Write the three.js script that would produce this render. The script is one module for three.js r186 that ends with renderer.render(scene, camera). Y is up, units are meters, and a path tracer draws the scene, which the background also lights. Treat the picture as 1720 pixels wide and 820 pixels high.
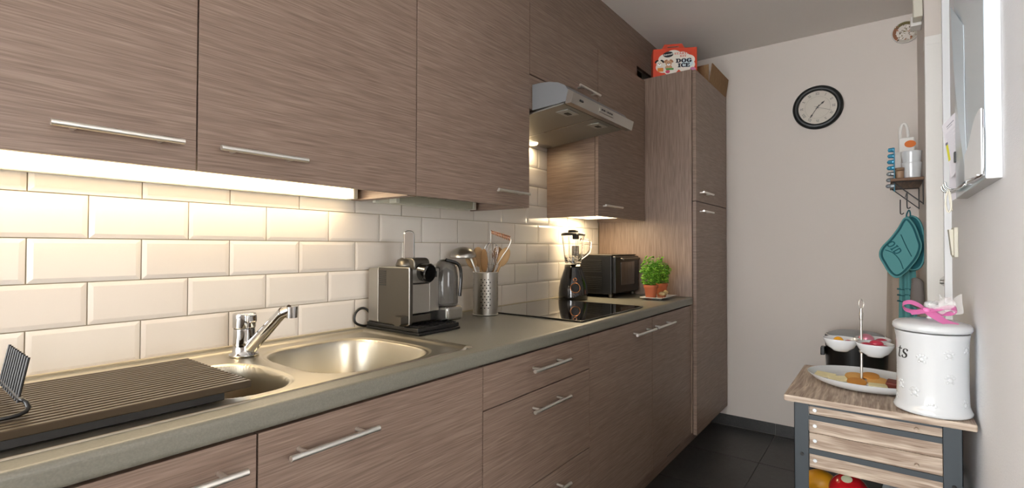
import * as THREE from 'three';
import { RoundedBoxGeometry } from 'three/addons/geometries/RoundedBoxGeometry.js';
import { TextGeometry } from 'three/addons/geometries/TextGeometry.js';
import { FontLoader } from 'three/addons/loaders/FontLoader.js';
import { RectAreaLightUniformsLib } from 'three/addons/lights/RectAreaLightUniformsLib.js';
import { mergeGeometries } from 'three/addons/utils/BufferGeometryUtils.js';

// ------------------------------------------------------------------ camera, sky, exposure
// axes: x = across the kitchen (right wall positive), y = up, z = minus the distance along the worktop
const scene = new THREE.Scene();
const FOCAL = 825.95, EYE = 1.19, YAW = 0.6495727, PITCH = 0.01524979, ROLL = 0.00223903, CX = 860, CY = 402.67;
const camera = new THREE.PerspectiveCamera(2 * Math.atan(410 / FOCAL) * 180 / Math.PI, 1720 / 820, 0.02, 60);
camera.setViewOffset(1720, 820, 0, 410 - CY, 1720, 820);
camera.position.set(0, EYE, 0);
const axisF0 = new THREE.Vector3(-Math.sin(YAW), 0, -Math.cos(YAW)), axisR0 = new THREE.Vector3(Math.cos(YAW), 0, -Math.sin(YAW)), up0 = new THREE.Vector3(0, 1, 0);
const axisF = axisF0.clone().multiplyScalar(Math.cos(PITCH)).addScaledVector(up0, Math.sin(PITCH));
const up1 = up0.clone().multiplyScalar(Math.cos(PITCH)).addScaledVector(axisF0, -Math.sin(PITCH));
const axisR = axisR0.clone().multiplyScalar(Math.cos(ROLL)).addScaledVector(up1, Math.sin(ROLL));
const axisU = up1.clone().multiplyScalar(Math.cos(ROLL)).addScaledVector(axisR0, -Math.sin(ROLL));
camera.quaternion.setFromRotationMatrix(new THREE.Matrix4().makeBasis(axisR, axisU, axisF.clone().negate()));
scene.add(camera);
scene.background = new THREE.Color(0.98, 0.99, 1.0);       // bright overcast sky, seen through the garden window behind the camera
scene.backgroundIntensity = 12.0;
const renderer = new THREE.WebGLRenderer({ antialias: true });
renderer.toneMapping = THREE.LinearToneMapping;
renderer.toneMappingExposure = 1.0;
renderer.shadowMap.enabled = true;
RectAreaLightUniformsLib.init();
const LAMP_COLOR = new THREE.Color(1.0, 0.79, 0.50), LAMP_POWER = 54;
function lampLight(w, l, u, h, d, power = LAMP_POWER, tu = 0) {     // a rectangle of light facing down, its long side along the worktop
  const a = new THREE.RectAreaLight(LAMP_COLOR, power, w, l);
  a.position.set(u, h, -d);
  a.up.set(0, 0, -1);
  a.lookAt(u + tu, h - 1, -d);
  scene.add(a);
}
const EM = LAMP_COLOR.clone().multiplyScalar(1);

// ------------------------------------------------------------------ helpers
let seed = 20240611;
const rnd = (a = 0, b = 1) => { seed = (seed + 0x6d2b79f5) | 0; let t = Math.imul(seed ^ (seed >>> 15), 1 | seed); t = (t + Math.imul(t ^ (t >>> 7), 61 | t)) ^ t; return a + (b - a) * (((t ^ (t >>> 14)) >>> 0) / 4294967296); };
const names = new Map();
const numbered = (n) => { const k = names.get(n) ?? 0; names.set(n, k + 1); return k ? n + '_' + String(k).padStart(3, '0') : n; };
const V = (u, h, d) => new THREE.Vector3(u, h, -d);
// pixel of the photograph to a point of the plane at distance d / at side u
function ray(x, y) { return axisR.clone().multiplyScalar((x - CX) / FOCAL).addScaledVector(axisU, (CY - y) / FOCAL).add(axisF); }
function onD(x, y, d) { const r = ray(x, y), k = -d / r.z; return [r.x * k, EYE + r.y * k, d]; }
function onU(x, y, u) { const r = ray(x, y), k = u / r.x; return [u, EYE + r.y * k, -r.z * k]; }

function flat(g) { const o = g.index ? g.toNonIndexed() : g; for (const k of Object.keys(o.attributes)) if (!['position', 'normal', 'uv'].includes(k)) o.deleteAttribute(k);
  if (!o.attributes.normal) o.computeVertexNormals();
  if (!o.attributes.uv) o.setAttribute('uv', new THREE.BufferAttribute(new Float32Array(o.attributes.position.count * 2), 2)); return o; }
function boxUV(g, grain) {        // uv in metres along the face; grain 'h': the texture's u runs level, 'v': upright, 'x': along x, 'z': along z
  const p = g.attributes.position, uv = g.attributes.uv, ou = rnd(0, 3), ov = rnd(0, 3);
  const a = new THREE.Vector3(), b = new THREE.Vector3(), c = new THREE.Vector3(), n = new THREE.Vector3();
  for (let i = 0; i < p.count; i += 3) {
    a.fromBufferAttribute(p, i); b.fromBufferAttribute(p, i + 1); c.fromBufferAttribute(p, i + 2);
    n.copy(b).sub(a).cross(c.clone().sub(a));
    const ax = Math.abs(n.x), ay = Math.abs(n.y), az = Math.abs(n.z);
    [a, b, c].forEach((q, k) => {
      let s, t;
      if (ax >= ay && ax >= az) { s = q.z; t = q.y; } else if (az >= ay) { s = q.x; t = q.y; } else { s = q.z; t = q.x; }
      if (grain === 'v' || (grain === 'x' && ay > ax && ay > az)) [s, t] = [t, s];
      uv.setXY(i + k, s + ou, t + ov);
    });
  }
  return g;
}
function join(gs) { gs = (Array.isArray(gs) ? gs : [gs]).map(flat); return gs.length > 1 ? mergeGeometries(gs) : gs[0]; }
function mesh(name, gs, m, origin) {
  let g = join(gs);
  if (m.userData.grain) { if (gs === g) g = g.clone(); boxUV(g, m.userData.grain); }
  if (origin) g = g.clone().translate(-origin.x, -origin.y, -origin.z);
  const o = new THREE.Mesh(g, m); o.name = name; o.castShadow = o.receiveShadow = true; return o;
}
const worldBase = (o) => { const p = new THREE.Vector3(); for (let q = o; q && q !== scene; q = q.parent) p.add(q.position); return p; };
function part(name, gs, m, parent, label) {       // geometry given in the place's own axes; becomes a child of parent
  const o = mesh(name, gs, m, worldBase(parent)); if (label) o.userData.label = label; parent.add(o); return o;
}
function thing(name, label, category, [u, h, d], group) {
  const o = new THREE.Group(); o.name = numbered(name); o.position.set(u, h, -d); o.userData = { label, category }; if (group) o.userData.group = group; scene.add(o); return o;
}
function single(name, label, category, gs, m, base, group) {   // a thing of one mesh
  const b = V(...base), o = mesh(numbered(name), gs, m, b); o.position.copy(b); o.userData = { label, category }; if (group) o.userData.group = group; scene.add(o); return o;
}
function struct(name, gs, m) { const o = mesh(name, gs, m); o.userData = { kind: 'structure' }; scene.add(o); return o; }

function box(u0, u1, h0, h1, d0, d1, r = 0, seg = 1) {
  const w = Math.abs(u1 - u0), h = Math.abs(h1 - h0), l = Math.abs(d1 - d0);
  const g = r > 0 ? new RoundedBoxGeometry(w, h, l, seg, Math.min(r, w * .49, h * .49, l * .49)) : new THREE.BoxGeometry(w, h, l);
  return g.translate((u0 + u1) / 2, (h0 + h1) / 2, -(d0 + d1) / 2);
}
function cyl(a, b, r0, r1 = r0, seg = 16) {
  const p = V(...a), q = V(...b), v = q.clone().sub(p), g = new THREE.CylinderGeometry(r1, r0, v.length(), seg);
  g.applyQuaternion(new THREE.Quaternion().setFromUnitVectors(new THREE.Vector3(0, 1, 0), v.clone().normalize()));
  const m = p.add(q).multiplyScalar(.5); return g.translate(m.x, m.y, m.z);
}
function tube(pts, r, seg = 40, rs = 8, closed = false) { return new THREE.TubeGeometry(new THREE.CatmullRomCurve3(pts.map((p) => V(...p)), closed, 'catmullrom', .5), seg, r, rs, closed); }
function lathe(profile, u, h, d, seg = 48) { return new THREE.LatheGeometry(profile.map(([r, y]) => new THREE.Vector2(Math.max(r, 1e-4), y)), seg).translate(u, h, -d); }
function sph(u, h, d, r, su = 1, sh = 1, sd = 1, a = 20, b = 14) { return new THREE.SphereGeometry(r, a, b).scale(su, sh, sd).translate(u, h, -d); }
function extr(pts, depth, bevel = 0, seg = 2) {   // outline (x, y) pulled along +z
  const s = pts instanceof THREE.Shape ? pts : new THREE.Shape(pts.map(([x, y]) => new THREE.Vector2(x, y)));
  return new THREE.ExtrudeGeometry(s, { depth, bevelEnabled: bevel > 0, bevelSize: bevel, bevelThickness: bevel, bevelSegments: seg, curveSegments: 12 });
}
const rr = (x0, y0, x1, y1, r) => { const s = new THREE.Shape(); s.moveTo(x0 + r, y0); s.lineTo(x1 - r, y0); s.quadraticCurveTo(x1, y0, x1, y0 + r); s.lineTo(x1, y1 - r); s.quadraticCurveTo(x1, y1, x1 - r, y1); s.lineTo(x0 + r, y1); s.quadraticCurveTo(x0, y1, x0, y1 - r); s.lineTo(x0, y0 + r); s.quadraticCurveTo(x0, y0, x0 + r, y0); return s; };

// ------------------------------------------------------------------ noise and textures
const hash = (x, y) => { let t = Math.imul(x, 374761393) ^ Math.imul(y, 668265263); t = Math.imul(t ^ (t >>> 13), 1274126177); return ((t ^ (t >>> 16)) >>> 0) / 4294967296; };
function vnoise(x, y, px, py, s = 0) {          // value noise that repeats every px, py cells
  const i = Math.floor(x), j = Math.floor(y), fx = x - i, fy = y - j, a = fx * fx * (3 - 2 * fx), b = fy * fy * (3 - 2 * fy), m = (q, n) => ((q % n) + n) % n;
  const g = (k, l) => hash(m(i + k, px) + s * 131, m(j + l, py) + s * 977);
  return (g(0, 0) * (1 - a) + g(1, 0) * a) * (1 - b) + (g(0, 1) * (1 - a) + g(1, 1) * a) * b;
}
function dataTex(n, m, f, srgb = true) {
  const d = new Uint8Array(n * m * 4);
  for (let y = 0; y < m; y++) for (let x = 0; x < n; x++) { const c = f(x / n, y / m); const i = (y * n + x) * 4; for (let k = 0; k < 3; k++) d[i + k] = Math.max(0, Math.min(255, c[k])); d[i + 3] = 255; }
  const t = new THREE.DataTexture(d, n, m); t.wrapS = t.wrapT = THREE.RepeatWrapping; t.magFilter = THREE.LinearFilter; t.minFilter = THREE.LinearFilter; if (srgb) t.colorSpace = THREE.SRGBColorSpace; t.needsUpdate = true; return t;
}
const rep = (t, s) => { t.repeat.set(1 / s, 1 / s); return t; };
const mix3 = (a, b, k) => a.map((v, i) => v + (b[i] - v) * k);
// wood-look laminate: fine level streaks on grey brown (one metre a side)
const laminateTex = rep(dataTex(1024, 1024, (x, y) => {
  const w = y * 1 + .004 * vnoise(x * 5, y * 12, 5, 12, 9);
  const s = .34 * vnoise(x * 10, w * 512, 10, 512, 1) + .22 * vnoise(x * 14, w * 300, 14, 300, 2) + .44 * vnoise(x * 26, w * 1024, 26, 1024, 3);
  const k = Math.min(1, Math.max(0, (s - .18) / .64));
  return mix3([114, 93, 80], [152, 131, 116], k);
}), 1);
const oakTex = rep(dataTex(1024, 512, (x, y) => {
  const w = y + .03 * vnoise(x * 3, y * 6, 3, 6, 21);
  const s = .45 * vnoise(x * 4, w * 60, 4, 60, 5) + .3 * vnoise(x * 12, w * 190, 12, 190, 6) + .25 * vnoise(x * 2, w * 14, 2, 14, 7);
  const k = Math.min(1, Math.max(0, (s - .22) / .56));
  const c = mix3([142, 121, 104], [210, 195, 177], k);
  const dark = vnoise(x * 6, w * 90, 6, 90, 12); return dark > .84 ? mix3(c, [104, 82, 66], (dark - .84) * 4) : c;
}), .4);
const worktopTex = rep(dataTex(512, 512, (x, y) => { const s = .7 * vnoise(x * 250, y * 250, 250, 250, 8) + .3 * vnoise(x * 120, y * 120, 120, 120, 9); return mix3([112, 110, 99], [128, 125, 114], s); }), .4);
const slateTex = rep(dataTex(512, 512, (x, y) => { const s = .5 * vnoise(x * 120, y * 120, 120, 120, 11) + .3 * vnoise(x * 30, y * 30, 30, 30, 12) + .2 * vnoise(x * 6, y * 6, 6, 6, 13); return mix3([46, 46, 46], [70, 69, 68], s); }), .6);
const plasterTex = rep(dataTex(512, 512, (x, y) => { const s = .5 * vnoise(x * 200, y * 200, 200, 200, 14) + .5 * vnoise(x * 70, y * 70, 70, 70, 15); const v = 90 + 130 * s; return [v, v, v]; }, false), .4);
const weaveTex = rep(dataTex(512, 512, (x, y) => { const s = .5 * vnoise(x * 40, y * 220, 40, 220, 16) + .5 * vnoise(x * 170, y * 50, 170, 50, 17); const v = 60 + 160 * s; return [v, v, v]; }, false), .35);
const brushTex = rep(dataTex(512, 512, (x, y) => { const s = .6 * vnoise(x * 6, y * 256, 6, 256, 18) + .4 * vnoise(x * 20, y * 500, 20, 500, 19); const v = 95 + 90 * s; return [v, v, v]; }, false), .25);
const cardTex = rep(dataTex(256, 256, (x, y) => { const s = .6 * vnoise(x * 90, y * 12, 90, 12, 20) + .4 * vnoise(x * 128, y * 128, 128, 128, 23); return mix3([128, 98, 66], [156, 124, 88], s); }), .3);

const std = (o, grain) => { const m = new THREE.MeshStandardMaterial(o); if (grain) m.userData.grain = grain; return m; };
const phy = (o, grain) => { const m = new THREE.MeshPhysicalMaterial(o); if (grain) m.userData.grain = grain; return m; };
const M = {
  lamH: std({ map: laminateTex, roughness: .42, bumpMap: laminateTex, bumpScale: .0002 }, 'h'),
  lamV: std({ map: laminateTex, roughness: .42, bumpMap: laminateTex, bumpScale: .0002 }, 'v'),
  lamEdge: std({ color: 0x84705f, roughness: .5 }),
  oak: std({ map: oakTex, roughness: .55, bumpMap: oakTex, bumpScale: .0004 }, 'h'),
  oakTop: std({ map: oakTex, roughness: .5, bumpMap: oakTex, bumpScale: .0004 }, 'h'),
  worktop: std({ map: worktopTex, roughness: .38 }, 'h'),
  slate: std({ map: slateTex, roughness: .38, bumpMap: slateTex, bumpScale: .0004 }, 'h'),
  grout: std({ color: 0xb2a68e, roughness: .95 }),
  floorGrout: std({ color: 0x77746f, roughness: .95 }),
  tile: phy({ color: 0xece6dc, roughness: .16, clearcoat: .4, clearcoatRoughness: .08 }),
  paint: std({ color: 0xdcd3cb, roughness: .9, bumpMap: plasterTex, bumpScale: .0003 }, 'h'),
  ceilingPaint: std({ color: 0xe6e0da, roughness: .95, bumpMap: plasterTex, bumpScale: .0003 }, 'h'),
  wallpaper: std({ color: 0xecedf0, roughness: .85, bumpMap: weaveTex, bumpScale: .0009 }, 'h'),
  whiteGloss: std({ color: 0xe2e4e5, roughness: .3 }),
  white: std({ color: 0xe9e7e2, roughness: .5 }),
  cream: std({ color: 0xdcd8c8, roughness: .45 }),
  ceramic: phy({ color: 0xd6d9db, roughness: .14, clearcoat: .6, clearcoatRoughness: .05 }),
  steel: std({ color: 0xb9b6b0, metalness: 1, roughness: .3, bumpMap: brushTex, bumpScale: .00008 }, 'h'),
  steelV: std({ color: 0xb4b1ab, metalness: 1, roughness: .32, bumpMap: brushTex, bumpScale: .00008 }, 'v'),
  sink: std({ color: 0xcac3b2, metalness: 1, roughness: .32 }),
  chrome: std({ color: 0xbcbcbc, metalness: 1, roughness: .06 }),
  handle: std({ color: 0xeae8e3, metalness: 1, roughness: .36 }),
  titan: std({ color: 0x5d5952, metalness: .85, roughness: .36 }),
  titanLight: std({ color: 0xa9a69f, metalness: .9, roughness: .3 }),
  black: std({ color: 0x151515, roughness: .35 }),
  blackGloss: phy({ color: 0x0c0c0d, roughness: .08, clearcoat: .8, clearcoatRoughness: .04 }),
  blackMatt: std({ color: 0x0b0b0c, roughness: .42 }),
  matBlack: std({ color: 0x463b2d, roughness: .3, metalness: .65 }),
  ironGrey: std({ color: 0x3c4348, roughness: .5, metalness: .2 }),
  rubber: std({ color: 0x141414, roughness: .8 }),
  glassBlack: phy({ color: 0x08080a, roughness: .03, clearcoat: 1, clearcoatRoughness: .02, ior: 1.5 }),
  glass: phy({ color: 0xffffff, roughness: .02, transmission: 1, thickness: .004, ior: 1.46 }),
  smokeGlass: phy({ color: 0x9a9690, roughness: .04, transmission: .75, thickness: 0, ior: 1.45 }),
  diffuser: std({ color: 0xfff6e4, roughness: .5, emissive: EM, emissiveIntensity: 4 }),
  lens: std({ color: 0xfff0d8, roughness: .4, emissive: EM, emissiveIntensity: 2.2 }),
  diffuserOff: std({ color: 0xb9b9a6, roughness: .35 }),
  lampWhite: std({ color: 0xdad8c8, roughness: .45 }),
  copper: std({ color: 0xc98a5e, metalness: 1, roughness: .25 }),
  woodSpoon: std({ color: 0xb79468, roughness: .7 }),
  woodSpoonDark: std({ color: 0x9a7348, roughness: .7 }),
  terracotta: std({ color: 0xb5623e, roughness: .75 }),
  soil: std({ color: 0x2a1c12, roughness: 1 }),
  leaf: std({ color: 0x78ad2c, roughness: .6, side: THREE.DoubleSide }),
  leafDark: std({ color: 0x55911f, roughness: .6, side: THREE.DoubleSide }),
  card: std({ map: cardTex, roughness: .9 }, 'h'),
  teal: std({ color: 0x5a9799, roughness: .95, bumpMap: weaveTex, bumpScale: .0005 }, 'h'),
  tealDark: std({ color: 0x1f5b63, roughness: .95 }),
  beige: std({ color: 0xa8988a, roughness: .95, bumpMap: weaveTex, bumpScale: .0005 }, 'h'),
  greyCloth: std({ color: 0x77716e, roughness: .95 }),
  pinkSatin: phy({ color: 0xd975ae, roughness: .35, sheen: .6, sheenRoughness: .3, side: THREE.DoubleSide }),
  cellophane: phy({ color: 0xffffff, roughness: .2, transmission: .8, thickness: 0, ior: 1.3, side: THREE.DoubleSide }),
  boardFace: phy({ color: 0xcfdde6, roughness: .3, clearcoat: .4, clearcoatRoughness: .1 }),
  paperBlue: std({ color: 0xd7e2ea, roughness: .8 }),
  zinc: std({ color: 0xd9dde0, metalness: .8, roughness: .3 }),
  ink: std({ color: 0x20201f, roughness: .6 }),
};

// ------------------------------------------------------------------ the setting
const UW = -1.446, UR = 0.2, DB = 3.52, HC = 2.5, WT = 0.911;      // tiled wall, right wall, far wall, ceiling, worktop
const FRONT = -0.862, DOOR = -0.872, UFW = -1.14;                  // worktop edge, base doors, wall cabinet doors
const REAR = -3.0;
// floor: screed with tiles laid on it
const floor = struct('floor', box(-4.4, 3.8, -.12, -.004, REAR - .2, 3.75), M.floorGrout);
{
  const P = .465, g = .0035, shared = box(-P / 2 + g / 2, P / 2 - g / 2, -.006, .0, -P / 2 + g / 2, P / 2 - g / 2, .0012);
  const variants = [0, 1, 2].map(() => boxUV(flat(shared.clone()), 'h'));
  for (let i = -2; i < 5; i++) for (let j = -1; j < 8; j++) {
    const u0 = -.565 - .465 + (i - 1) * P + P / 2, d0 = 3.005 - j * P + P / 2; if (u0 - P / 2 < -1.6 || u0 > .6 || d0 - P / 2 > 3.6) continue;
    const o = new THREE.Mesh(variants[(i * 7 + j * 3 + 30) % 3], M.slate); o.name = 'floor_tile'; o.castShadow = o.receiveShadow = true; o.position.set(u0, 0, -d0); floor.add(o);
  }
}
const ceiling = struct('ceiling', box(-4.4, 3.8, HC, HC + .15, REAR - .2, 3.75), M.ceilingPaint);
const wallLeft = struct('wall_left', box(UW - .16, UW - .007, 0, HC, -.3, DB + .1), M.grout);
// bevelled white wall tiles, running bond, each a child of the wall
function bevelTile(l, h) {          // in wall axes: length along z, height along y, facing +x
  const e = .010, t0 = .0052, t1 = .0068, q = [[0, 0], [l, 0], [l, h], [0, h]], ex = Math.min(e, l * .3), ey = Math.min(e, h * .3);
  const k = [[ex, ey], [l - ex, ey], [l - ex, h - ey], [ex, h - ey]], pos = [];
  const quad = (a, b, c, d) => pos.push(...a, ...b, ...c, ...a, ...c, ...d);
  const p3 = (p, x) => [x, p[1], -p[0]];
  for (let i = 0; i < 4; i++) { const j = (i + 1) % 4; quad(p3(q[i], 0), p3(q[j], 0), p3(q[j], t0), p3(q[i], t0)); quad(p3(q[i], t0), p3(q[j], t0), p3(k[j], t1), p3(k[i], t1)); }
  quad(p3(k[0], t1), p3(k[1], t1), p3(k[2], t1), p3(k[3], t1));
  const g = new THREE.BufferGeometry(); g.setAttribute('position', new THREE.Float32BufferAttribute(pos, 3)); return flat(g);
}
{
  const PL = .2025, PH = .0988, gr = .0024, cache = new Map();
  const tileMats = [0xe1dad0, 0xddd5cb, 0xe4ddd4].map((c) => phy({ color: c, roughness: .22, clearcoat: .25, clearcoatRoughness: .1 }));
  const put = (d0, d1, h0, h1) => {
    const key = (d1 - d0).toFixed(4) + '/' + (h1 - h0).toFixed(4); if (!cache.has(key)) cache.set(key, bevelTile(d1 - d0, h1 - h0));
    const o = new THREE.Mesh(cache.get(key), tileMats[Math.floor(rnd(0, 3))]); o.name = 'wall_tile'; o.castShadow = o.receiveShadow = true; o.position.set(UW - .0069, h0, -d0); wallLeft.add(o);
  };
  for (let r = 0; r < 9; r++) {
    const h0 = WT + r * PH, off = r % 2 ? .308 : .2068, lo = r < 5 ? -.3 : 1.6, hi = r < 5 ? 2.812 : 2.23, top = r === 4 ? h0 + PH : h0 + PH;
    for (let n = -4; n < 16; n++) { const a = Math.max(off + n * PL, lo), b = Math.min(off + (n + 1) * PL, hi); if (b - a > .02) put(a + gr / 2, b - gr / 2, h0 + gr / 2, top - gr / 2); }
  }
}
const wallBack = struct('wall_back', box(UW - .16, .3, 0, HC, DB, DB + .18), M.paint);
{ // dark skirting tiles
  const b = struct('baseboard_back', box(-1.0, .148, 0, .071, DB - .007, DB + .001), M.floorGrout);
  let n = 0;
  for (const [a, c] of [[-1.0, -.5665], [-.5635, -.1005], [-.0975, .147]]) part('skirting_tile', box(a, c, .003, .073, DB - .0105, DB - .006, .001), M.slate, b);
}
struct('wall_return', box(.148, .3, 0, HC, 2.9, DB + .1), M.paint);
const wallDoor = struct('wall_door', [box(.3, 1.6, 2.13, HC, 2.9, 3.05), box(1.1, 1.6, 0, 2.13, 2.9, 3.05)], M.paint);
struct('wall_right', box(UR, UR + .15, 0, HC, .85, 2.5), M.wallpaper);
struct('wall_divider', box(UR + .15, 3.6, 0, HC, .85, 1.0), M.paint);
struct('wall_corridor', [box(1.45, 1.6, 0, HC, 2.4, 3.0), box(UR + .15, 1.5, 0, HC, 2.2, 2.35)], M.paint);
struct('trim_1', box(.178, UR + .004, 0, HC - .002, 2.488, 2.508, .003), M.whiteGloss);
{
  const d = thing('door_1', '', '', [.15, 0, 2.9]); d.name = 'door_1'; d.userData = { kind: 'structure' };
  part('door_leaf', box(.146, 1.0, .008, 2.1, 2.862, 2.9, .002), M.white, d);
  part('door_frame', [box(.146, 1.1, 2.1, 2.14, 2.87, 2.95, .002)], M.white, d);
  part('door_handle', [cyl([.212, 1.045, 2.862], [.212, 1.045, 2.852], .024), cyl([.212, 1.045, 2.855], [.212, 1.045, 2.80], .009), tube([[.212, 1.045, 2.805], [.20, 1.045, 2.80], [.185, 1.045, 2.80]], .0095, 12)], M.steelV, d);
}
// living end behind the camera, with a wide garden window
struct('wall_side', box(-4.4, -4.2, 0, HC, REAR, -.3), M.paint);
struct('wall_corner', box(-4.4, UW - .16, 0, HC, -.3, -.15), M.paint);
struct('wall_rear', [box(-4.4, -4.1, 0, HC, REAR - .2, REAR), box(.4, 3.8, 0, HC, REAR - .2, REAR), box(-4.1, .4, 2.35, HC, REAR - .2, REAR), box(-4.1, .4, 0, .12, REAR - .2, REAR)], M.paint);
struct('wall_garden', [box(3.6, 3.8, 0, HC, REAR, -1.4), box(3.6, 3.8, 0, HC, .2, 1.0), box(3.6, 3.8, 2.35, HC, -1.4, .2), box(3.6, 3.8, 0, .8, -1.4, .2)], M.paint);
{
  const w = thing('window_1', '', '', [-1.1, .12, REAR]); w.name = 'window_1'; w.userData = { kind: 'structure' };
  const f = [box(-4.1, .4, .12, .18, REAR - .13, REAR - .07), box(-4.1, .4, 2.29, 2.35, REAR - .13, REAR - .07)];
  for (const u of [-4.07, -2.6, -1.1, .37]) f.push(box(u - .03, u + .03, .12, 2.35, REAR - .13, REAR - .07));
  part('window_frame', f, M.whiteGloss, w);
  const v = thing('window_2', '', '', [3.7, .8, -.6]); v.name = 'window_2'; v.userData = { kind: 'structure' };
  const q = [box(3.67, 3.73, .8, .86, -1.4, .2), box(3.67, 3.73, 2.29, 2.35, -1.4, .2)];
  for (const d of [-1.37, -.6, .17]) q.push(box(3.67, 3.73, .8, 2.35, d - .03, d + .03));
  part('window_frame', q, M.whiteGloss, v);
}

// ------------------------------------------------------------------ cabinets
function barHandle(d0, d1, h, u, parent, side = 1) {    // bar along the worktop direction standing 3 cm off the front at u
  const o = .032, q = (d1 - d0) * .17;
  return part('handle', [cyl([u + o, h, d0], [u + o, h, d1], .0058, .0058, 12), cyl([u - .001, h, d0 + q], [u + o, h, d0 + q], .0045, .0045, 10), cyl([u - .001, h, d1 - q], [u + o, h, d1 - q], .0045, .0045, 10)], M.handle, parent);
}
// base units
const GAP = .0016;
function baseUnit(d0, d1, label, fronts) {
  const t = thing('base_cabinet', label, 'cabinet', [-1.15, 0, (d0 + d1) / 2], 'base cabinets under the worktop'), cu = DOOR - .022;
  part('carcass', [box(-1.42, cu, .15, .868, d0 + .001, d0 + .018), box(-1.42, cu, .15, .868, d1 - .018, d1 - .001), box(-1.42, cu, .15, .168, d0 + .018, d1 - .018), box(-1.42, -1.41, .168, .868, d0 + .018, d1 - .018)], M.lamEdge, t);
  for (const f of fronts) {
    const p = part(f.name, box(cu + .002, DOOR, f.h0 + GAP, f.h1 - GAP, d0 + GAP, d1 - GAP, .0012), M.lamH, t);
    barHandle(f.a, f.b, f.hh, DOOR, p);
  }
  return t;
}
baseUnit(-.185, .418, 'dark wood-grain base cabinet at the near left end, its door handle beside the sink cabinet', [{ name: 'door', h0: .15, h1: .866, a: .2, b: .388, hh: .818 }]);
baseUnit(.418, 1.02, 'dark wood-grain base cabinet with one wide door below the sink bowls and tap', [{ name: 'door', h0: .15, h1: .866, a: .461, b: .652, hh: .814 }]);
baseUnit(1.02, 1.622, 'dark wood-grain base cabinet with three stacked drawers and a bar handle on each', [{ name: 'drawer', h0: .743, h1: .866, a: 1.222, b: 1.434, hh: .816 }, { name: 'drawer', h0: .455, h1: .743, a: 1.222, b: 1.434, hh: .693 }, { name: 'drawer', h0: .15, h1: .455, a: 1.222, b: 1.434, hh: .405 }]);
baseUnit(1.622, 2.235, 'dark wood-grain base cabinet with one tall door below the black hob', [{ name: 'door', h0: .15, h1: .866, a: 1.985, b: 2.205, hh: .816 }]);
baseUnit(2.235, 2.812, 'dark wood-grain base cabinet with one tall door next to the tall cupboard', [{ name: 'door', h0: .15, h1: .866, a: 2.235, b: 2.465, hh: .817 }]);
{
  const t = thing('plinth', 'long dark wood-grain plinth board along the floor under the cabinets', 'plinth', [-.96, 0, 1.5]);
  part('board', box(-.978, -.957, .0, .148, -.185, 3.5, .001), M.lamH, t);
  part('vent_grille', box(-.957, -.953, .05, .10, 2.66, 2.86, .001), M.black, t);
}
// worktop with the sink cut-out
{
  const h0 = WT - .041, e = .012, pr = new THREE.Shape();              // front rail with rounded nose, then the strips round the cut-out
  pr.moveTo(-.93, h0); pr.lineTo(FRONT - e, h0); pr.quadraticCurveTo(FRONT, h0, FRONT, h0 + e); pr.lineTo(FRONT, WT - e); pr.quadraticCurveTo(FRONT, WT, FRONT - e, WT); pr.lineTo(-.93, WT); pr.closePath();
  const rail = new THREE.ExtrudeGeometry(pr, { depth: 2.997, bevelEnabled: false, curveSegments: 8 }); rail.translate(0, 0, -2.812);
  const g = [rail, box(-1.4385, -1.325, h0, WT, -.185, 2.812), box(-1.325, -.93, h0, WT, -.185, .36), box(-1.325, -.93, h0, WT, .965, 2.812)];
  single('worktop', 'long grey-olive worktop with a rounded front edge running over the base cabinets', 'worktop', g, M.worktop, [-1.15, WT - .041, 1.3]);
  single('sealant_strip', 'thin pale sealant line where the worktop meets the wall tiles', 'sealant', box(UW - .001, UW + .0065, WT - .004, WT + .005, -.3, 2.81, .002), M.grout, [UW, WT, 1.2]);
}
// wall units: open underneath, bottom shelf set 4 cm up
function wallUnit(d0, d1, h0, h1, label, doors, grain = M.lamH) {
  const t = thing('wall_cabinet', label, 'cabinet', [-1.3, h0, (d0 + d1) / 2], 'wall cabinets over the worktop'), cu = UFW - .02;
  part('side_panel', box(UW + .001, cu, h0, h1, d0 + .001, d0 + .018), grain, t); part('side_panel', box(UW + .001, cu, h0, h1, d1 - .018, d1 - .001), grain, t);
  part('bottom_panel', box(UW + .001, cu, h0 + .04, h0 + .056, d0 + .018, d1 - .018), M.lamEdge, t);
  part('top_panel', [box(UW + .001, cu, h1 - .018, h1, d0 + .018, d1 - .018), box(UW + .001, UW + .006, h0 + .056, h1 - .018, d0 + .018, d1 - .018)], M.lamEdge, t);
  for (const f of doors) { const p = part('door', box(cu + .002, UFW, h0 + .001, h1 - .001, f.d0 + GAP * .9, f.d1 - GAP * .9, .0012), M.lamH, t); barHandle(f.a, f.b, f.hh, UFW, p); }
  return t;
}
const HB = 1.347, HT = 2.187;
wallUnit(-.185, 1.017, HB, HT, 'large double-door wood-grain wall cabinet over the sink with a lit lamp below', [{ d0: -.185, d1: .416, a: .185, b: .382, hh: 1.398 }, { d0: .416, d1: 1.017, a: .450, b: .645, hh: 1.398 }]);
wallUnit(1.017, 1.617, HB, HT, 'single-door wood-grain wall cabinet above the coffee machine, left of the extractor hood', [{ d0: 1.017, d1: 1.617, a: 1.38, b: 1.575, hh: 1.398 }]);
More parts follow.
